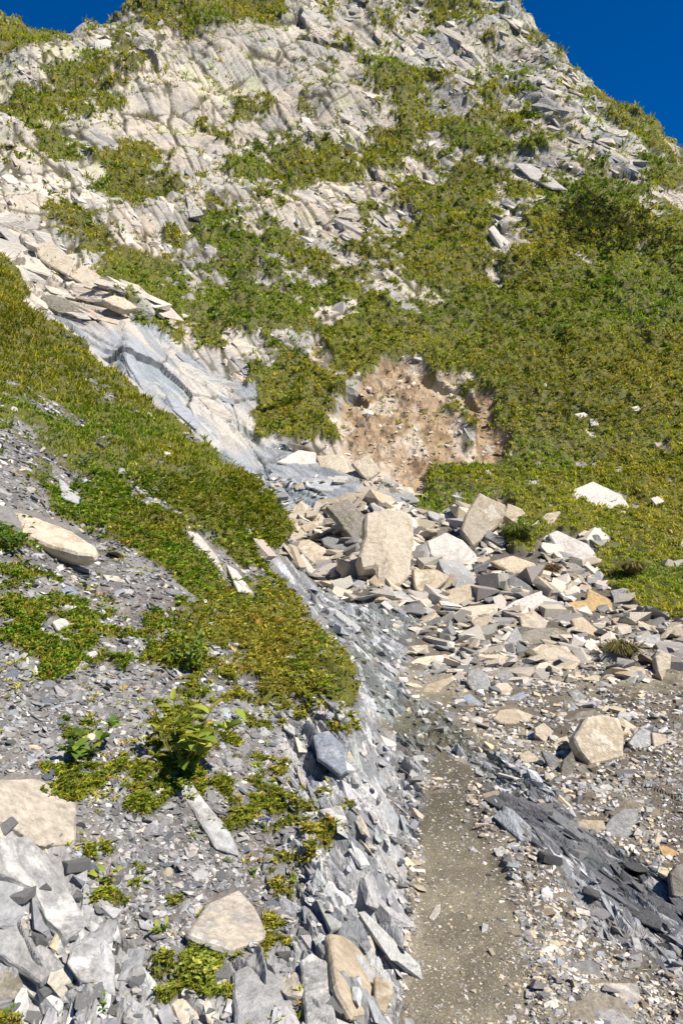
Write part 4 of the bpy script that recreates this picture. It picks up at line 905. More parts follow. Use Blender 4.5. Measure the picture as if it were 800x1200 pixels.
# rubble on the mountain
mm = (~bank) & (ROW < 560) & (Y > 13)
s = pick(mm & (soil > .4), 70)
scatter_stones('scar_rubble', s, lognorm(len(s), 2.2, .45, 1, 7) * Yf[s] / F, ('block', 'flake'), palette(len(s), [(.42, .33, .23), (.47, .40, .31), (.33, .24, .15), (.5, .46, .4)], [4, 3, 3, 1.5]), M_loose, tilt=.5, label='crumbled stones in the bare soil scar', cat='rubble')
s = pick(mm & (rock_m > .5) & (slab < .5) & (turf < .5) & (smoothslab < .5), 150)
scatter_stones('outcrop_rubble', s, lognorm(len(s), 2.6, .5, 1, 9) * Yf[s] / F, ('block', 'flake'), palette(len(s), [(.46, .425, .37), (.36, .35, .34), (.50, .46, .41), (.28, .27, .26)], [4, 3, 3, 1.5]), M_loose, tilt=.5, sink=.3, label='broken pale rock bits on the mountain outcrops', cat='rubble')
s = pick((slab > .5) & (ROW > 582) | ((ROW > 560) & (ROW < 605) & ~bank & (turf < .5) & (Y < 15) & (PX < 500)), 60)
scatter_stones('gully_stones', s, lognorm(len(s), 4.2, .5, 2, 11) * Yf[s] / F, ('block', 'flake'), palette(len(s), PAL, [2, 3, 1, 4, 3, 2, .3]), M_loose, tilt=.4, sink=.1, label='stones gathered at the foot of the waterslide rock', cat='rubble')

# ------------------------------------------------------------------ bedding slabs that break the surface of the bedrock
NBs = NBf
def ledges(name, sel, size, xdir, zdir, cols, asp=(1, .55, .5), zj=.10, spj=.22, up=.05, kinds=('flake', 'block'), mat=None, nf=.72):
    n = len(sel); pos = Pf[sel]
    z = np.array(zdir, float)[None] * (1 - nf) + NBs[sel] * nf + rng.normal(0, zj, (n, 3)); z /= np.linalg.norm(z, axis=1, keepdims=True)
    x = np.array(xdir, float)[None] + rng.normal(0, spj, (n, 3)); x -= z * (x * z).sum(1, keepdims=True); x /= np.linalg.norm(x, axis=1, keepdims=True)
    R = np.stack([x, np.cross(z, x), z], -1)
    lib = [(V * (1, 1, 2.2) if k == 'flake' else V, T) for k in kinds for V, T in PROT[k]]
    ch = rng.integers(0, len(lib), n); Vs, Fs, Cs = [], [], []; off = 0
    for k, (V, T) in enumerate(lib):
        w = np.nonzero(ch == k)[0]
        if not len(w): continue
        s3 = rng.uniform(.7, 1.3, (len(w), 3)) * size[w, None] * np.array(asp)
        wp = np.einsum('nij,nvj->nvi', R[w], V[None] * s3[:, None, :]) + (pos[w] + z[w] * (size[w, None] * (up + rng.uniform(-.04, .08, (len(w), 1))) - s3[:, 2:3] * .29))[:, None]
        Vs.append(wp.reshape(-1, 3)); Fs.append((T[None] + (np.arange(len(w)) * len(V))[:, None, None] + off).reshape(-1, 3))
        Cs.append(np.repeat(cols[w], len(V), 0)); off += len(w) * len(V)
    return np_mesh(name, np.concatenate(Vs), np.concatenate(Fs), mat or M_ledge, np.concatenate(Cs), np.zeros(off, np.float32), kind='structure')
M_ledge = land_mat('bedrock_ledges', 5, .05, contrast=.28, stretch=(1, 1, 2.5))
M_ledgen = land_mat('slate_ledges', 30, .012, contrast=.32, stretch=(1.5, .6, 1.5))
PM = [(.46, .405, .33), (.38, .35, .305), (.51, .455, .375), (.27, .255, .235), (.47, .375, .275)]
rockS = blur(rock_m * (~bank), 9, 2)
mr = mm & (rockS > .5) & (rock_m > .5) & (slab < .5) & (soil < .3)
fit = np.clip((rockS - .45) / .45, .28, 1).ravel()
left_top = mr & (PX < 470)
s = pick(left_top & (smoothslab < .55), 210)
ledges('rock_ledges', s, lognorm(len(s), 9, .5, 3, 22) * fit[s] * Yf[s] / F, (.5, -.6, -.8), (-.12, -.86, .52), palette(len(s), PM, [5, 3, 3, 1, 1], .08), asp=(1.5, .8, .7), zj=.07, up=.02, nf=.85)
s = pick(mr & (PX >= 440), 150)
ledges('rock_ledges', s, lognorm(len(s), 8, .5, 3, 18) * fit[s] * Yf[s] / F, (.5, -.6, -.8), (-.02, -.86, .50), palette(len(s), PM, [4, 4, 2.6, 2, .8], .10), asp=(1.9, .6, .6), zj=.08, up=.02, nf=.85)
s = pick((slab > .5) & (upper > .4), 110)
ledges('gully_ledges', s, lognorm(len(s), 13, .5, 5, 30) * Yf[s] / F, (.80, -.15, -.55), (.02, -.74, .66), palette(len(s), PM, [5, 3, 3, 1, 1], .10), asp=(1.6, .9, .5), zj=.08, up=.06)
sl_m = (slab > .5) & (upper <= .4) & (ROW < 578)
s = pick(sl_m, 1700)
ledges('slab_ledges', s, lognorm(len(s), 19, .4, 8, 40) * np.clip(blur(slab, 8).ravel()[s] * 1.3 - .3, .25, 1) * Yf[s] / F, (.75, -.40, -.52), (.02, -.6, .8), palette(len(s), [(.30, .315, .33), (.36, .365, .37), (.43, .39, .33), (.24, .26, .28)], [4, 3.4, 3, 1.5], .07), asp=(1.5, .8, .5), zj=.02, spj=.16, up=.0, nf=1.0, kinds=('flake',))
PS = [(.36, .355, .345), (.44, .43, .405), (.27, .27, .27), (.19, .19, .195), (.42, .375, .30)]
s = pick(bank & (bedL > .5) & (turf_bank < .3), 300)
ledges('bank_ledges', s, lognorm(len(s), 15, .5, 6, 36) * Yf[s] / F, (.38, -.92, .05), (.30, -.35, .88), palette(len(s), PS, [4, 4, 2, 1, 1], .10), asp=(1.4, .8, .6), zj=.12, up=.04, mat=M_ledgen)
s = pick((wall > .45), 380)
ledges('bank_ledges', s, lognorm(len(s), 11, .5, 4, 28) * Yf[s] / F, (.34, -.92, -.10), (.62, -.25, .74), palette(len(s), PS, [3, 4, 3, 2.4, .6], .14), asp=(1.7, .8, .6), zj=.07, up=-.02, nf=.95, mat=M_ledgen)
s = pick((wet > .5) & (darkridge > .45) & (pathS < .4), 70)
ledges('dark_ribs', s, lognorm(len(s), 11, .5, 4, 28) * Yf[s] / F, (.38, -.92, 0), (.35, -.25, .9), palette(len(s), [(.10, .10, .105), (.15, .15, .15), (.07, .07, .073), (.27, .265, .26)], [4, 3, 2, 1.4], .14), asp=(2.0, .7, .5), zj=.06, up=-.03, nf=.9, mat=M_ledgen)
s = pick((wet > .5) & (ROW > 690) & (pathS < .4) & (darkridge < .6), 190)
ledges('slate_ribs', s, lognorm(len(s), 9, .5, 3, 24) * Yf[s] / F, (.34, -.94, 0), (.45, -.25, .85), palette(len(s), [(.30, .31, .32), (.42, .42, .415), (.18, .185, .19), (.09, .092, .098)], [3, 2.2, 3, 3], .14), asp=(2.0, .6, .55), zj=.09, up=.0, nf=.9, mat=M_ledgen)

# ------------------------------------------------------------------ single stones one can tell apart, by area
def stone_field(base, mask, n, med, group, labels, mats, kinds, tilt=.3, minsep=13):
    protos = []
    for kd in kinds:
        for sd in (3, 8, 14, 21):
            bm = proto(kd, sd * 5 + 1)
            try: bmesh.ops.bevel(bm, geom=bm.edges[:], offset=.05, segments=1, affect='EDGES', clamp_overlap=True)
            except Exception: pass
            bmesh.ops.triangulate(bm, faces=bm.faces[:])
            rough_mesh(bm, .28, .04, sd, rounds=2)
            for mt in mats:
                me = bpy.data.meshes.new(base); bm.to_mesh(me); me.materials.append(MS[mt]); me['shape'] = {'flake': 'flat', 'block': 'blocky', 'pebble': 'rounded'}[kd]; protos.append(me)
            bm.free()
    cand = pick(mask, 20); rng.shuffle(cand)
    kept = []
    for c in cand:
        px, rw = PX.ravel()[c], ROW.ravel()[c]
        if not (2 < px < 798 and rw < 1192): continue
        if any(abs(px - a) < minsep and abs(rw - b) < minsep for a, b in taken): continue
        if any(inpoly(np.array([px]), np.array([rw]), ol)[0] for ol in bigs): continue
        taken.append((px, rw)); kept.append(c)
        if len(kept) >= n: break
    R = frames(NBf[kept] * .6 + np.array([0, 0, .4]), rng.uniform(0, 6.28, len(kept)), tilt)
    for j, c in enumerate(kept):
        me = protos[rng.integers(0, len(protos))]
        sz = med * math.exp(rng.normal(0, .28)) * Yf[c] / F
        o = bpy.data.objects.new(base, me); scene.collection.objects.link(o)
        M = Matrix(R[j].tolist()).to_4x4(); sc = Matrix.Diagonal((sz * rng.uniform(.8, 1.25), sz * rng.uniform(.8, 1.2), sz * rng.uniform(.8, 1.2), 1))
        o.matrix_world = Matrix.Translation(Vector(Pf[c]) + Vector(R[j][:, 2]) * sz * .1) @ M @ sc
        o['group'] = group; o['category'] = 'stone'; o['kind'] = 'thing'
        px, rw = PX.ravel()[c], ROW.ravel()[c]
        lm = min(LAND, key=lambda q: (q[0] - px) ** 2 + ((q[1] - rw) * 1.2) ** 2)
        dx, dy = px - lm[0], rw - lm[1]
        di = (('right of', 'left of')[dx < 0] if abs(dx) > 1.6 * abs(dy) else ('below', 'above')[dy < 0] if abs(dy) > 1.6 * abs(dx) else ('below and right of', 'below and left of', 'above and right of', 'above and left of')[(dx < 0) + 2 * (dy < 0)])
        far_ = 'just ' if dx * dx + dy * dy < 34 ** 2 else ''
        cw = {'c': 'cream', 'g': 'grey', 'w': 'light grey', 't': 'tan', 'p': 'whitish', 'b': 'bluish grey', 'd': 'black wet'}[me.materials[0].get('ck', 'g')]
        sh_ = me['shape'] + ' ' if base != 'slate_flake' else ''
        if len((cw + ' ' + sh_ + labels(px, rw) + ' ' + di + ' the ' + lm[2]).split()) > 15: sh_ = ''
        o['label'] = cw + ' ' + sh_ + labels(px, rw) + ' ' + (far_ if ' and ' not in di else '') + di + ' the ' + lm[2]
for k_, m_ in MS.items(): m_['ck'] = k_
LAND = [(455, 640, 'tall upright boulder'), (567, 608, 'leaning square tan boulder'), (530, 648, 'blue and cream slab'), (705, 585, 'pale wedge boulder'), (673, 643, 'white kite shaped slab'), (686, 704, 'ochre boulder'), (702, 865, 'big rounded tan boulder'),
        (357, 600, 'triangular cream slab'), (395, 638, 'smooth grey slab'), (405, 682, 'low pale slab by the stream'), (610, 712, 'striped slab'), (540, 705, 'long slanting brown slab'), (650, 770, 'cream wedge rock'), (758, 752, 'square white block'), (727, 760, 'brown tussock'),
        (560, 800, 'crescent shaped stone'), (500, 775, 'pair of slabs by the wet slate'), (605, 840, 'long blocky tan stone'), (752, 865, 'white grey pointed stone'), (685, 968, 'flat tan gravel slab'), (730, 965, 'grey veined slab'), (785, 996, 'orange stained stone'), (715, 1165, 'yellow quartz stone'),
        (685, 1135, 'grey block by the path'), (645, 893, 'dark split stone'), (620, 780, 'gravel wedge'), (755, 1070, 'black wet slab'), (795, 1035, 'dark block at the right edge'),
        (60, 620, 'jutting tan slab'), (208, 860, 'tall leafy herb'), (92, 885, 'dark leafy herb'), (214, 765, 'green dwarf shrub'), (72, 732, 'white oval stone'), (45, 945, 'cream topped slab'), (268, 1080, 'quartz streaked boulder'), (120, 1035, 'reddish stemmed herb'),
        (60, 1040, 'long pale slate slab'), (110, 1130, 'cracked slate block'), (312, 1170, 'rounded grey boulder'), (322, 1015, 'upright grey stone'), (308, 968, 'blue flower'), (385, 880, 'blue grey slabs'), (20, 840, 'left edge of the scree'), (300, 850, 'white turf margin chip'), (150, 830, 'open scree'), (245, 955, 'slanting slate rib'), (190, 1090, 'bright leaf rosette')]
bigs = [r[3] for r in ROCKS]; taken = []
stone_field('heap_stone', heap & (hw > .25) & (ROW > 585) & (ROW < 800), 95, 16, 'smaller stones between the heap boulders',
            lambda px, rw: 'angular stone', ('c', 't', 'w', 'g', 'c', 't', 'p', 'g', 'w'), ('flake', 'block', 'flake', 'flake'), .28)
stone_field('gravel_stone', heap & (ROW > 780), 60, 8, 'loose stones on the gravel right of the path',
            lambda px, rw: 'gravel stone', ('c', 'p', 't', 'w', 'g'), ('block', 'pebble'), .3)
stone_field('slate_flake', scree_zone & (bedL < .5) & (ROW > 640), 75, 9, 'larger slate flakes on the near bank',
            lambda px, rw: 'slate flake', ('w', 'g', 'b'), ('flake',), .22)
stone_field('ledge_stone', scree_zone & (bedL >= .5), 36, 12, 'broken slate stones low on the bank',
            lambda px, rw: 'broken ledge stone', ('w', 'g', 'w'), ('block', 'flake'), .3, 20)
stone_field('rib_stone', (wet > .5) & (PX > 560) & (ROW > 930), 26, 11, 'slate stones in the dark rib right of the path',
            lambda px, rw: 'angular stone', ('g', 'w', 'g', 'd'), ('flake', 'block'), .4, 15)

# ------------------------------------------------------------------ water film on the slab and in the channel
mw = bpy.data.materials.new('stream_water'); mw.use_nodes = True; nt = mw.node_tree
for n_ in list(nt.nodes): nt.nodes.remove(n_)
out = N(nt, 'ShaderNodeOutputMaterial'); tr = N(nt, 'ShaderNodeBsdfTransparent'); gl = N(nt, 'ShaderNodeBsdfGlossy'); mx = N(nt, 'ShaderNodeMixShader'); fr = N(nt, 'ShaderNodeFresnel'); fr.inputs['IOR'].default_value = 1.33
tr.inputs[0].default_value = (.90, .94, .95, 1); gl.inputs['Roughness'].default_value = .12
tc = N(nt, 'ShaderNodeTexCoord'); mp = N(nt, 'ShaderNodeMapping'); mp.inputs['Rotation'].default_value = (0, 0, math.radians(18)); mp.inputs['Scale'].default_value = (2.2, .7, 1); nz_ = N(nt, 'ShaderNodeTexNoise'); nz_.inputs['Scale'].default_value = 9; nz_.inputs['Detail'].default_value = 4
bp = N(nt, 'ShaderNodeBump'); bp.inputs['Distance'].default_value = .03; L = nt.links.new
L(tc.outputs['Object'], mp.inputs[0]); L(mp.outputs[0], nz_.inputs['Vector']); L(nz_.outputs['Fac'], bp.inputs['Height'])
L(bp.outputs[0], gl.inputs['Normal']); L(bp.outputs[0], fr.inputs['Normal']); L(fr.outputs[0], mx.inputs[0]); L(tr.outputs[0], mx.inputs[1]); L(gl.outputs[0], mx.inputs[2]); L(mx.outputs[0], out.inputs[0])
WATER = [(192, 400), (240, 445), (285, 500), (330, 530), (425, 568), (400, 590), (340, 600), (250, 560), (200, 500), (150, 450)]
WATER2 = [(330, 655), (372, 690), (410, 703), (450, 708), (492, 724), (476, 752), (470, 800), (520, 845), (560, 870), (640, 925), (705, 985), (790, 1040), (790, 1075), (700, 1040), (600, 950), (540, 885), (480, 880), (445, 850), (425, 800), (372, 725)]
wm = (inpoly(jpx, jrow, WATER) | inpoly(jpx, jrow, WATER2)) & ~bank & (Y < 18)
W3 = BASE + NB * (D * .35 + .012 + .012 * (fbm(st * 3, pp * 9, octv=3, seed=140) - .5) * 3)[..., None]
fs = Fg[wm[:-1, :-1].reshape(-1)]
u, inv = np.unique(fs, return_inverse=True)
np_mesh('stream_water', W3.reshape(-1, 3)[u], inv.reshape(-1, 4), mw, smooth=True, kind='structure')

# ------------------------------------------------------------------ turf
def leaf_mat(name, trans=.3, rough=.6):
    m = bpy.data.materials.new(name); m.use_nodes = True; nt = m.node_tree; b = nt.nodes['Principled BSDF']; L = nt.links.new
    at = N(nt, 'ShaderNodeAttribute'); at.attribute_name = 'albedo'
    b.inputs['Roughness'].default_value = rough; b.inputs['Specular IOR Level'].default_value = .08
    L(at.outputs['Color'], b.inputs['Base Color'])
    t = N(nt, 'ShaderNodeBsdfTranslucent'); hs_ = N(nt, 'ShaderNodeVectorMath', operation='MULTIPLY'); hs_.inputs[1].default_value = (1.2, 1.3, .6)
    L(at.outputs['Color'], hs_.inputs[0]); L(hs_.outputs[0], t.inputs[0])
    mx = N(nt, 'ShaderNodeMixShader'); mx.inputs[0].default_value = trans
    L(b.outputs[0], mx.inputs[1]); L(t.outputs[0], mx.inputs[2]); L(mx.outputs[0], nt.nodes['Material Output'].inputs[0])
    return m
M_leaf = leaf_mat('grass_blades')
def blades(name, sel, nb, hgt, wid, cols, spread, lean=.85, upn=.6, label='', cat='grass', leafy=False):
    """tufts of nb blades on each chosen point; sizes in metres per point"""
    n = len(sel); pos = np.repeat(Pf[sel], nb, 0); nr = np.repeat(NBf[sel] * (1 - upn) + np.array([0, 0, upn]), nb, 0)
    m = n * nb; h = np.repeat(hgt, nb) * rng.uniform(.55, 1.25, m); w = np.repeat(wid, nb) * rng.uniform(.7, 1.3, m); sp = np.repeat(spread, nb)
    az = rng.uniform(0, 6.283, m); dirv = np.stack([np.cos(az), np.sin(az), np.zeros(m)], 1)
    ln = lean * rng.uniform(.3, 1.5, m)
    pos = pos + np.stack([rng.normal(0, 1, m) * sp, rng.normal(0, 1, m) * sp, np.zeros(m)], 1) * .7
    side = np.stack([-np.sin(az), np.cos(az), np.zeros(m)], 1) * w[:, None]
    up = nr * h[:, None]; ld = dirv * (h * ln)[:, None]
    base = pos - nr * (h * .12)[:, None]
    if leafy:
        a = base + up * .25; v = np.stack([a, a + up * .45 + ld * .5 + side, a + up * .5 + ld * 1.15, a + up * .45 + ld * .5 - side], 1)
        F_ = np.array([[0, 1, 2, 3]])
    else:
        mid = base + up * .6 + ld * .35
        v = np.stack([base - side * .6, base + side * .6, mid + side * .5, mid - side * .5, base + up + ld], 1)
        F_ = None
    c = np.repeat(cols, nb, 0) * (1 + rng.normal(0, .27, (m, 1)))
    k = v.shape[1]; c = np.repeat(np.clip(c, .005, .6), k, 0)
    o_ = np.arange(m)[:, None] * k
    if leafy: Fq = np.array([[0, 1, 2, 3]]) + o_
    else:
        Fq = np.concatenate([np.array([[0, 1, 2]]) + o_, np.array([[0, 2, 3]]) + o_, np.array([[3, 2, 4]]) + o_])
    o = np_mesh(name, v.reshape(-1, 3), Fq, M_leaf, c, kind='stuff')
    o['label'] = label; o['category'] = cat
    return o
def gcols(sel, pal, prob, scale=.8, seed=200, var=.12, gain=1.5):
    n = len(sel); x, y, z = Pf[sel].T
    t = fbm(x * scale, z * scale * 1.3 + y * .3, octv=3, seed=seed)
    base = np.array(pal, np.float32)[rng.choice(len(pal), n, p=np.array(prob) / sum(prob))]
    br = np.array(pal[-1], np.float32)
    k = (sstep(.5, .68, t) * .3)[:, None]
    c = base * (1 - k) + br * k
    t2 = fbm(x * scale * .35 + 9, z * scale * .5 + y * .1, octv=4, seed=seed + 3)
    dk = sstep(.54, .68, t2)[:, None]; gr = sstep(.54, .66, fbm(x * scale * .6, z * scale * .7 + 4, octv=3, seed=seed + 5))[:, None]
    c = c * (1 - .26 * dk) * 1.12
    c = c * gain
    return c * (1 - gr) + c * np.array([.72, .98, .9]) * gr
PG = [(0.192, 0.191, 0.017), (0.134, 0.157, 0.015), (0.256, 0.220, 0.025), (0.090, 0.110, 0.013), (0.307, 0.220, 0.043)]
s = pick(mm & (turf > .5), 9, False)
d = Yf[s] / F
blades('grass', s, 6, lognorm(len(s), 2.7, .35, 1.3, 6) * d, 1.1 * d * rng.uniform(.7, 1.3, len(s)), gcols(s, PG, [5, 3, 3, 1.5, 1.2], .6), 2.6 * d, label='olive turf covering the mountain slope', cat='grass')
s = pick((~bank) & (turf > .5) & (Y <= 14.5), 8, False)
d = Yf[s] / F
blades('turf_grass', s, 6, lognorm(len(s), 3.1, .35, 1.5, 7) * d, 1.2 * d, gcols(s, PG, [5, 3, 3, 1, 1], .9), 3 * d, label='green turf above the stone heap on the right', cat='grass')
s = pick(bank & (turf > .5), 7, False)
d = Yf[s] / F
PB = [(0.230, 0.220, 0.019), (0.154, 0.174, 0.017), (0.320, 0.267, 0.028), (0.102, 0.122, 0.014), (0.371, 0.267, 0.048)]
blades('bank_grass', s, 6, lognorm(len(s), 4.2, .35, 2, 11) * d * np.where(Yf[s] > 8, 1.15, .85), 1.0 * d, gcols(s, PB, [4, 4, 2, 3, .6], 1.2, 210, gain=1.12), 3 * d, label='short yellow green turf on the near bank', cat='grass')
# small leaved ground cover
leafz = bank & (turf > .5) & (ROW > 560)
s = pick(leafz, 14, False)
d = Yf[s] / F
PL = [(0.218, 0.244, 0.024), (0.141, 0.186, 0.019), (0.333, 0.302, 0.038), (0.083, 0.116, 0.019), (0.346, 0.197, 0.048)]
blades('ground_cover', s, 5, lognorm(len(s), 5, .3, 2.5, 9) * d, 1.9 * d, gcols(s, PL, [4, 4, 1.5, 3.5, .4], 2.5, 220, gain=1.05), 3.2 * d, lean=.9, label='small leaved mat plants creeping over the near bank', cat='ground cover', leafy=True)
s = pick(mm & (turf > .5) & (Y < 30), 170)
d = Yf[s] / F
blades('low_shrubs', s, 6, lognorm(len(s), 5, .3, 2.5, 9) * d, 1.7 * d, gcols(s, [(.06, .10, .02), (.09, .12, .025), (.13, .12, .03), (.17, .12, .035)], [4, 4, 2, 1], .5, 230), 3 * d, lean=.9, label='low leafy plants dotted through the mountain turf', cat='ground cover', leafy=True)
# weeds in the cracks of the outcrops
s = pick(mm & (turf <= .5) & (rock_m > .5) & (slab < .5) & (fbm(X * 1.2, Z * 1.4, octv=4, seed=240) > .54), 45)
d = Yf[s] / F
blades('crack_grass', s, 6, lognorm(len(s), 3.6, .3, 2, 7) * d, .9 * d, gcols(s, PG, [5, 3, 3, 1.5, 1.2]), 2 * d, label='grass tufts growing in cracks of the pale outcrops', cat='grass')
s = pick(scree_zone & (ROW > 560) & (fbm(X * 4, Y * 3, octv=3, seed=241) > .55), 160)
d = Yf[s] / F
blades('sprouts', s, 7, lognorm(len(s), 7, .3, 2, 12) * d, 1.1 * d, gcols(s, PL, [5, 3, 3, 1.5, 1.2]), 3 * d, lean=.9, label='tiny green sprouts between the slate flakes', cat='ground cover', leafy=True)

# ------------------------------------------------------------------ single plants
def leaf_shape(L_, W_, bend, r_):
    """one curved leaf, 12 vertices, with a folded midrib; grows along +x"""
    V = []; Fc = []
    for k in range(5):
        t = k / 4; w = W_ * math.sin(math.pi * (t * .86 + .07)) ** .8 if k < 4 else 0.02 * W_
        x = L_ * t; z = L_ * (.35 * t - bend * t * t)
        V += [(x, -w, z + w * .35), (x, 0, z), (x, w, z + w * .35)]
    for k in range(4):
        a = k * 3
        Fc += [(a, a + 1, a + 4, a + 3), (a + 1, a + 2, a + 5, a + 4)]
    return V, Fc
def simple_mat(name, c, rough=.6, trans=0):
    m, nt, b = new_mat(name); L = nt.links.new
    n = N(nt, 'ShaderNodeTexNoise'); n.inputs['Scale'].default_value = 40; tc = N(nt, 'ShaderNodeTexCoord'); L(tc.outputs['Object'], n.inputs['Vector'])
    mr = N(nt, 'ShaderNodeMapRange'); mr.inputs['To Min'].default_value = .6; mr.inputs['To Max'].default_value = 1.4; L(n.outputs['Fac'], mr.inputs['Value'])
    v = N(nt, 'ShaderNodeVectorMath', operation='SCALE'); v.inputs[0].default_value = c; L(mr.outputs[0], v.inputs['Scale']); L(v.outputs[0], b.inputs['Base Color'])
    b.inputs['Roughness'].default_value = rough
    return m
M_stem = simple_mat('plant_stem', (.12, .12, .03)); M_redstem = simple_mat('reddish_stem', (.22, .08, .05)); M_blue = simple_mat('blue_petals', (.05, .06, .22)); M_or = simple_mat('orange_leaf', (.5, .2, .03))
def plant(name, label, px, rw, size_px, nleaf, lw, pal, stems=3, bushy=False, red=False, group=None, cat='plant', up=.5, flower=None):
    Pp, nb_ = hitp(px, rw); s = size_px * Pp.y / F
    r_ = random.Random(int(px * 7 + rw))
    root = bpy.data.objects.new(name, None); scene.collection.objects.link(root); root.location = Pp - nb_ * .004; root['label'] = label; root['category'] = cat; root['kind'] = 'thing'
    if group: root['group'] = group
    bm = bmesh.new(); tips = []
    axis = (Vector((0, 0, 1)) * .6 + nb_ * .4).normalized()
    for k in range(stems):
        a = r_.uniform(0, 6.28); hh = s * r_.uniform(.4, 1.0) * up
        d = (axis + Vector((math.cos(a), math.sin(a), 0)) * r_.uniform(.3, 1.5)).normalized()
        prev = Vector(); rad = s * .012 + .0008
        last = None
        for q in range(4):
            p = d * hh * q / 3 + axis * (.08 * hh * q * q / 9)
            ring = [bm.verts.new(p + Vector((math.cos(t_), math.sin(t_), 0)) * rad * (1 - q * .2)) for t_ in (0, 2.1, 4.2)]
            if last:
                for j in range(3): bm.faces.new((last[j], last[(j + 1) % 3], ring[(j + 1) % 3], ring[j]))
            last = ring; tips.append(p)
    me = bpy.data.meshes.new('stem'); bm.to_mesh(me); bm.free(); me.materials.append(M_redstem if red else M_stem)
    st_ = bpy.data.objects.new('stem', me); scene.collection.objects.link(st_); st_.parent = root
    Vs, Fs, Cs = [], [], []
    for k in range(nleaf):
        L_ = s * r_.uniform(.12, .25) * (.6 if bushy else 1); W_ = L_ * lw * r_.uniform(.8, 1.2)
        V, Fc = leaf_shape(L_, W_, r_.uniform(.1, .6), r_)
        az = r_.uniform(0, 6.28); el = r_.uniform(-.2, .9)
        M = Matrix.Translation(r_.choice(tips) + (Vector((r_.uniform(-1, 1), r_.uniform(-1, 1), r_.uniform(0, .6))) * s * .3 if bushy else Vector())) @ Matrix.Rotation(az, 4, 'Z') @ Matrix.Rotation(-el, 4, 'Y') @ Matrix.Rotation(r_.uniform(-.5, .5), 4, 'X')
        o_ = len(Vs); Vs += [tuple(M @ Vector(v)) for v in V]; Fs += [tuple(i_ + o_ for i_ in f) for f in Fc]
        c = np.array(r_.choice(pal)) * r_.uniform(.8, 1.25); Cs += [c] * len(V)
    lo = np_mesh('leaves' if True else '', np.array(Vs), np.array(Fs), M_leaf, np.array(Cs), smooth=True, parent=root)
    lo.name = 'foliage'
    if flower:
        bm = bmesh.new()
        for k in range(flower[1]):
            c = axis * s * r_.uniform(.3, .6) + Vector((r_.uniform(-1, 1), r_.uniform(-1, 1), 0)) * s * .25
            for q in range(5):
                a = q * 1.257; d = Vector((math.cos(a), math.sin(a), .5)) * s * .09
                e = Vector((-math.sin(a), math.cos(a), 0)) * s * .04
                bm.faces.new([bm.verts.new(c), bm.verts.new(c + d * .6 + e), bm.verts.new(c + d), bm.verts.new(c + d * .6 - e)])
        me = bpy.data.meshes.new('flower'); bm.to_mesh(me); bm.free(); me.materials.append(flower[0])
        fo = bpy.data.objects.new('flower_head', me); scene.collection.objects.link(fo); fo.parent = root
    return root
GL = [(.20, .26, .04), (.14, .20, .035), (.28, .30, .06)]; GD = [(.09, .15, .03), (.12, .19, .04), (.065, .11, .025)]; GY = [(.34, .36, .06), (.46, .40, .08), (.22, .27, .045)]
plant('leafy_herb', 'tall yellow green leafy herb in the middle of the near bank', 206, 905, 110, 130, .30, GY + GL, 11, up=1.0)
plant('leafy_herb', 'dark green leafy herb left of the tall yellow green one', 92, 900, 66, 90, .30, GD + GL, 5, up=.9)
plant('shrub', 'dense dark green dwarf shrub above the tall herb', 214, 785, 62, 190, .36, GD + GL, 9, bushy=True, up=.7, cat='shrub')
plant('shrub', 'dark green dwarf shrub beside the jutting tan slab', 12, 648, 50, 130, .36, GD, 7, bushy=True, up=.7, cat='shrub')
plant('herb', 'broad leaved herb with reddish stem below the tall one', 122, 1045, 60, 22, .34, GL + GY, 5, red=True, up=.6)
plant('herb', 'bright rosette of long leaves left of the quartz streaked boulder', 190, 1095, 52, 20, .22, GL + GY, 3, up=.3)
plant('herb', 'small green rosette above the quartz streaked boulder', 296, 1027, 26, 16, .34, GL, 3, up=.5)
plant('herb', 'small green rosette right of the upright grey stone', 344, 1040, 26, 16, .34, GL, 3, up=.5)
plant('herb', 'few narrow bright leaves above the blue veined slab', 381, 1118, 46, 8, .16, GY, 2, up=.5)
plant('herb', 'small tuft with pointed leaves on the cracked slate block', 152, 1170, 36, 18, .18, GL, 3, up=.5)
plant('herb', 'little dark green tuft in the deep crack', 70, 1150, 22, 18, .26, GD, 3, up=.5)
plant('herb', 'green plant in the lower left corner', 8, 1196, 36, 30, .28, GD + GL, 4, up=.5)
plant('herb', 'green plant at the bottom between slate blocks', 116, 1197, 32, 26, .24, GD + GL, 4, up=.5)
plant('flower', 'small blue flower cluster in the low mat plants', 308, 975, 26, 14, .3, GL, 4, up=.6, flower=(M_blue, 7))
plant('herb', 'moss green leafy cushion under the quartz streaked boulder', 232, 1150, 58, 90, .3, GY + GL, 7, bushy=True, up=.4)
plant('herb', 'white dotted dwarf plant on the upper bank turf', 95, 552, 36, 60, .3, GD, 5, bushy=True, up=.5, flower=(simple_mat('white_petals', (.6, .6, .55)), 6))
plant('herb', 'leafy plants hanging on the turf edge under the scar', 335, 478, 40, 90, .3, GL + GD, 7, bushy=True, up=.7)
plant('herb', 'orange tinged dwarf plant among left bank turf', 58, 722, 24, 16, .32, [(.34, .15, .04), (.2, .16, .05)], 3, up=.4)

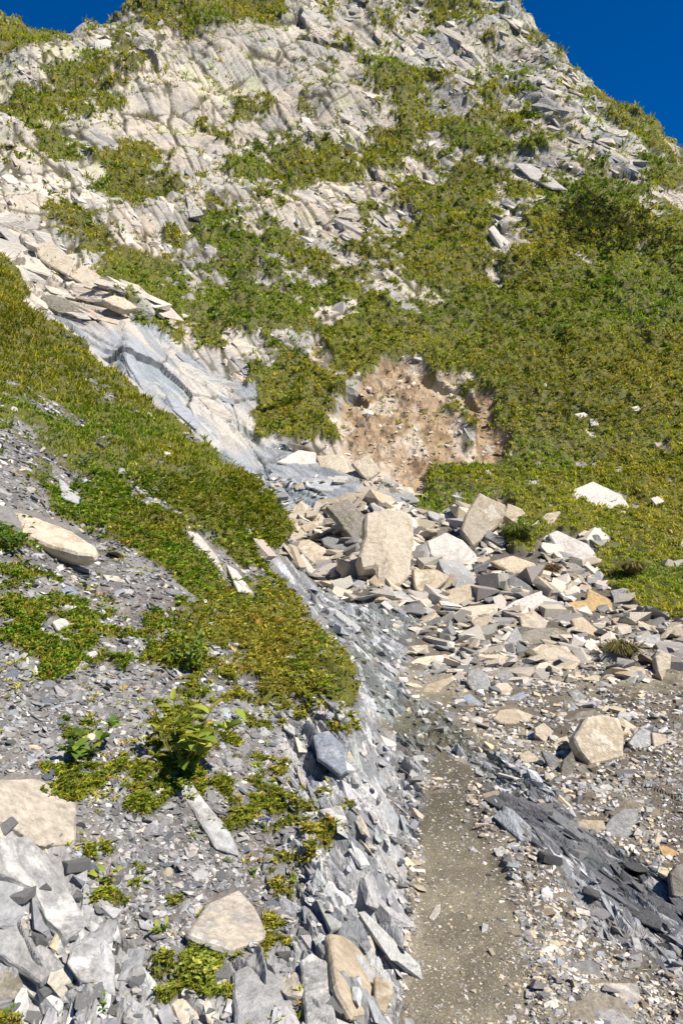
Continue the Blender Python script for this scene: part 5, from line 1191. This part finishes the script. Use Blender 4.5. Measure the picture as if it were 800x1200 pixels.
def tussock(label, px, rw, size_px, pal):
    Pp, nb_ = hitp(px, rw); s = size_px * Pp.y / F; n = 420
    az = rng.uniform(0, 6.28, n); ln = rng.uniform(.1, 1.1, n); h = s * rng.uniform(.5, 1, n)
    b = np.stack([np.cos(az) * s * .25 * rng.random(n), np.sin(az) * s * .25 * rng.random(n), np.zeros(n)], 1)
    d = np.stack([np.cos(az), np.sin(az), np.zeros(n)], 1); sd = np.stack([-np.sin(az), np.cos(az), np.zeros(n)], 1) * s * .022
    z = np.array([0, 0, 1.])
    mid = b + d * (h * ln * .6)[:, None] + z * (h * .62)[:, None]; tip = b + d * (h * ln * 1.1)[:, None] + z * (h * (.75 - .35 * ln))[:, None]
    v = np.stack([b - sd, b + sd, mid + sd, mid - sd, tip], 1).reshape(-1, 3); o_ = np.arange(n)[:, None] * 5
    Fq = np.concatenate([np.array([[0, 1, 2]]) + o_, np.array([[0, 2, 3]]) + o_, np.array([[3, 2, 4]]) + o_])
    c = np.repeat(np.array(pal)[rng.integers(0, len(pal), n)], 5, 0)
    o = np_mesh('grass_tussock', v, Fq, M_leaf, c); o.location = Pp; o['label'] = label; o['category'] = 'tussock'; o['kind'] = 'thing'
# reddish gold growth on the open slope, and dark dwarf shrubs above it
s = pick(mm & (turf > .5) & (blob(PX, ROW, 640, 345, 70, 45, 10) + .5 * blob(PX, ROW, 720, 440, 90, 60) > .35 + .5 * un), 80)
d = Yf[s] / F
blades('autumn_leaves', s, 5, lognorm(len(s), 4, .3, 2, 8) * d, 1.5 * d, palette(len(s), [(.22, .17, .04), (.27, .23, .05), (.20, .11, .04)], [3, 3, 1]), 3 * d, lean=.9, label='yellow and rust coloured low plants in the mountain turf', cat='ground cover', leafy=True)
s = pick(mm & (turf > .5) & (blob(PX, ROW, 720, 275, 75, 28, 15) > .3 + .4 * un), 22)
d = Yf[s] / F
blades('dwarf_shrubs', s, 7, lognorm(len(s), 6, .3, 2, 10) * d, 1.5 * d, palette(len(s), [(.05, .07, .03), (.08, .08, .04), (.10, .085, .05)], [3, 3, 2]), 4 * d, lean=.9, label='dark dwarf shrubs in the hollow of the upper turf', cat='shrubs', leafy=True)
TB = [(.17, .14, .06), (.12, .10, .04), (.22, .18, .08), (.10, .10, .03)]
tussock('dry brown grass tussock among the stones below the ochre boulder', 727, 772, 34, TB)
tussock('small brownish tussock at the turf edge above the ochre boulder', 738, 682, 26, TB)
tussock('reddish brown tussock beside the kite shaped white slab', 646, 672, 20, [(.2, .13, .07), (.14, .09, .05)])
tussock('green grass tuft between tan rocks behind the heap', 604, 640, 30, [(.09, .12, .02), (.13, .14, .03)])
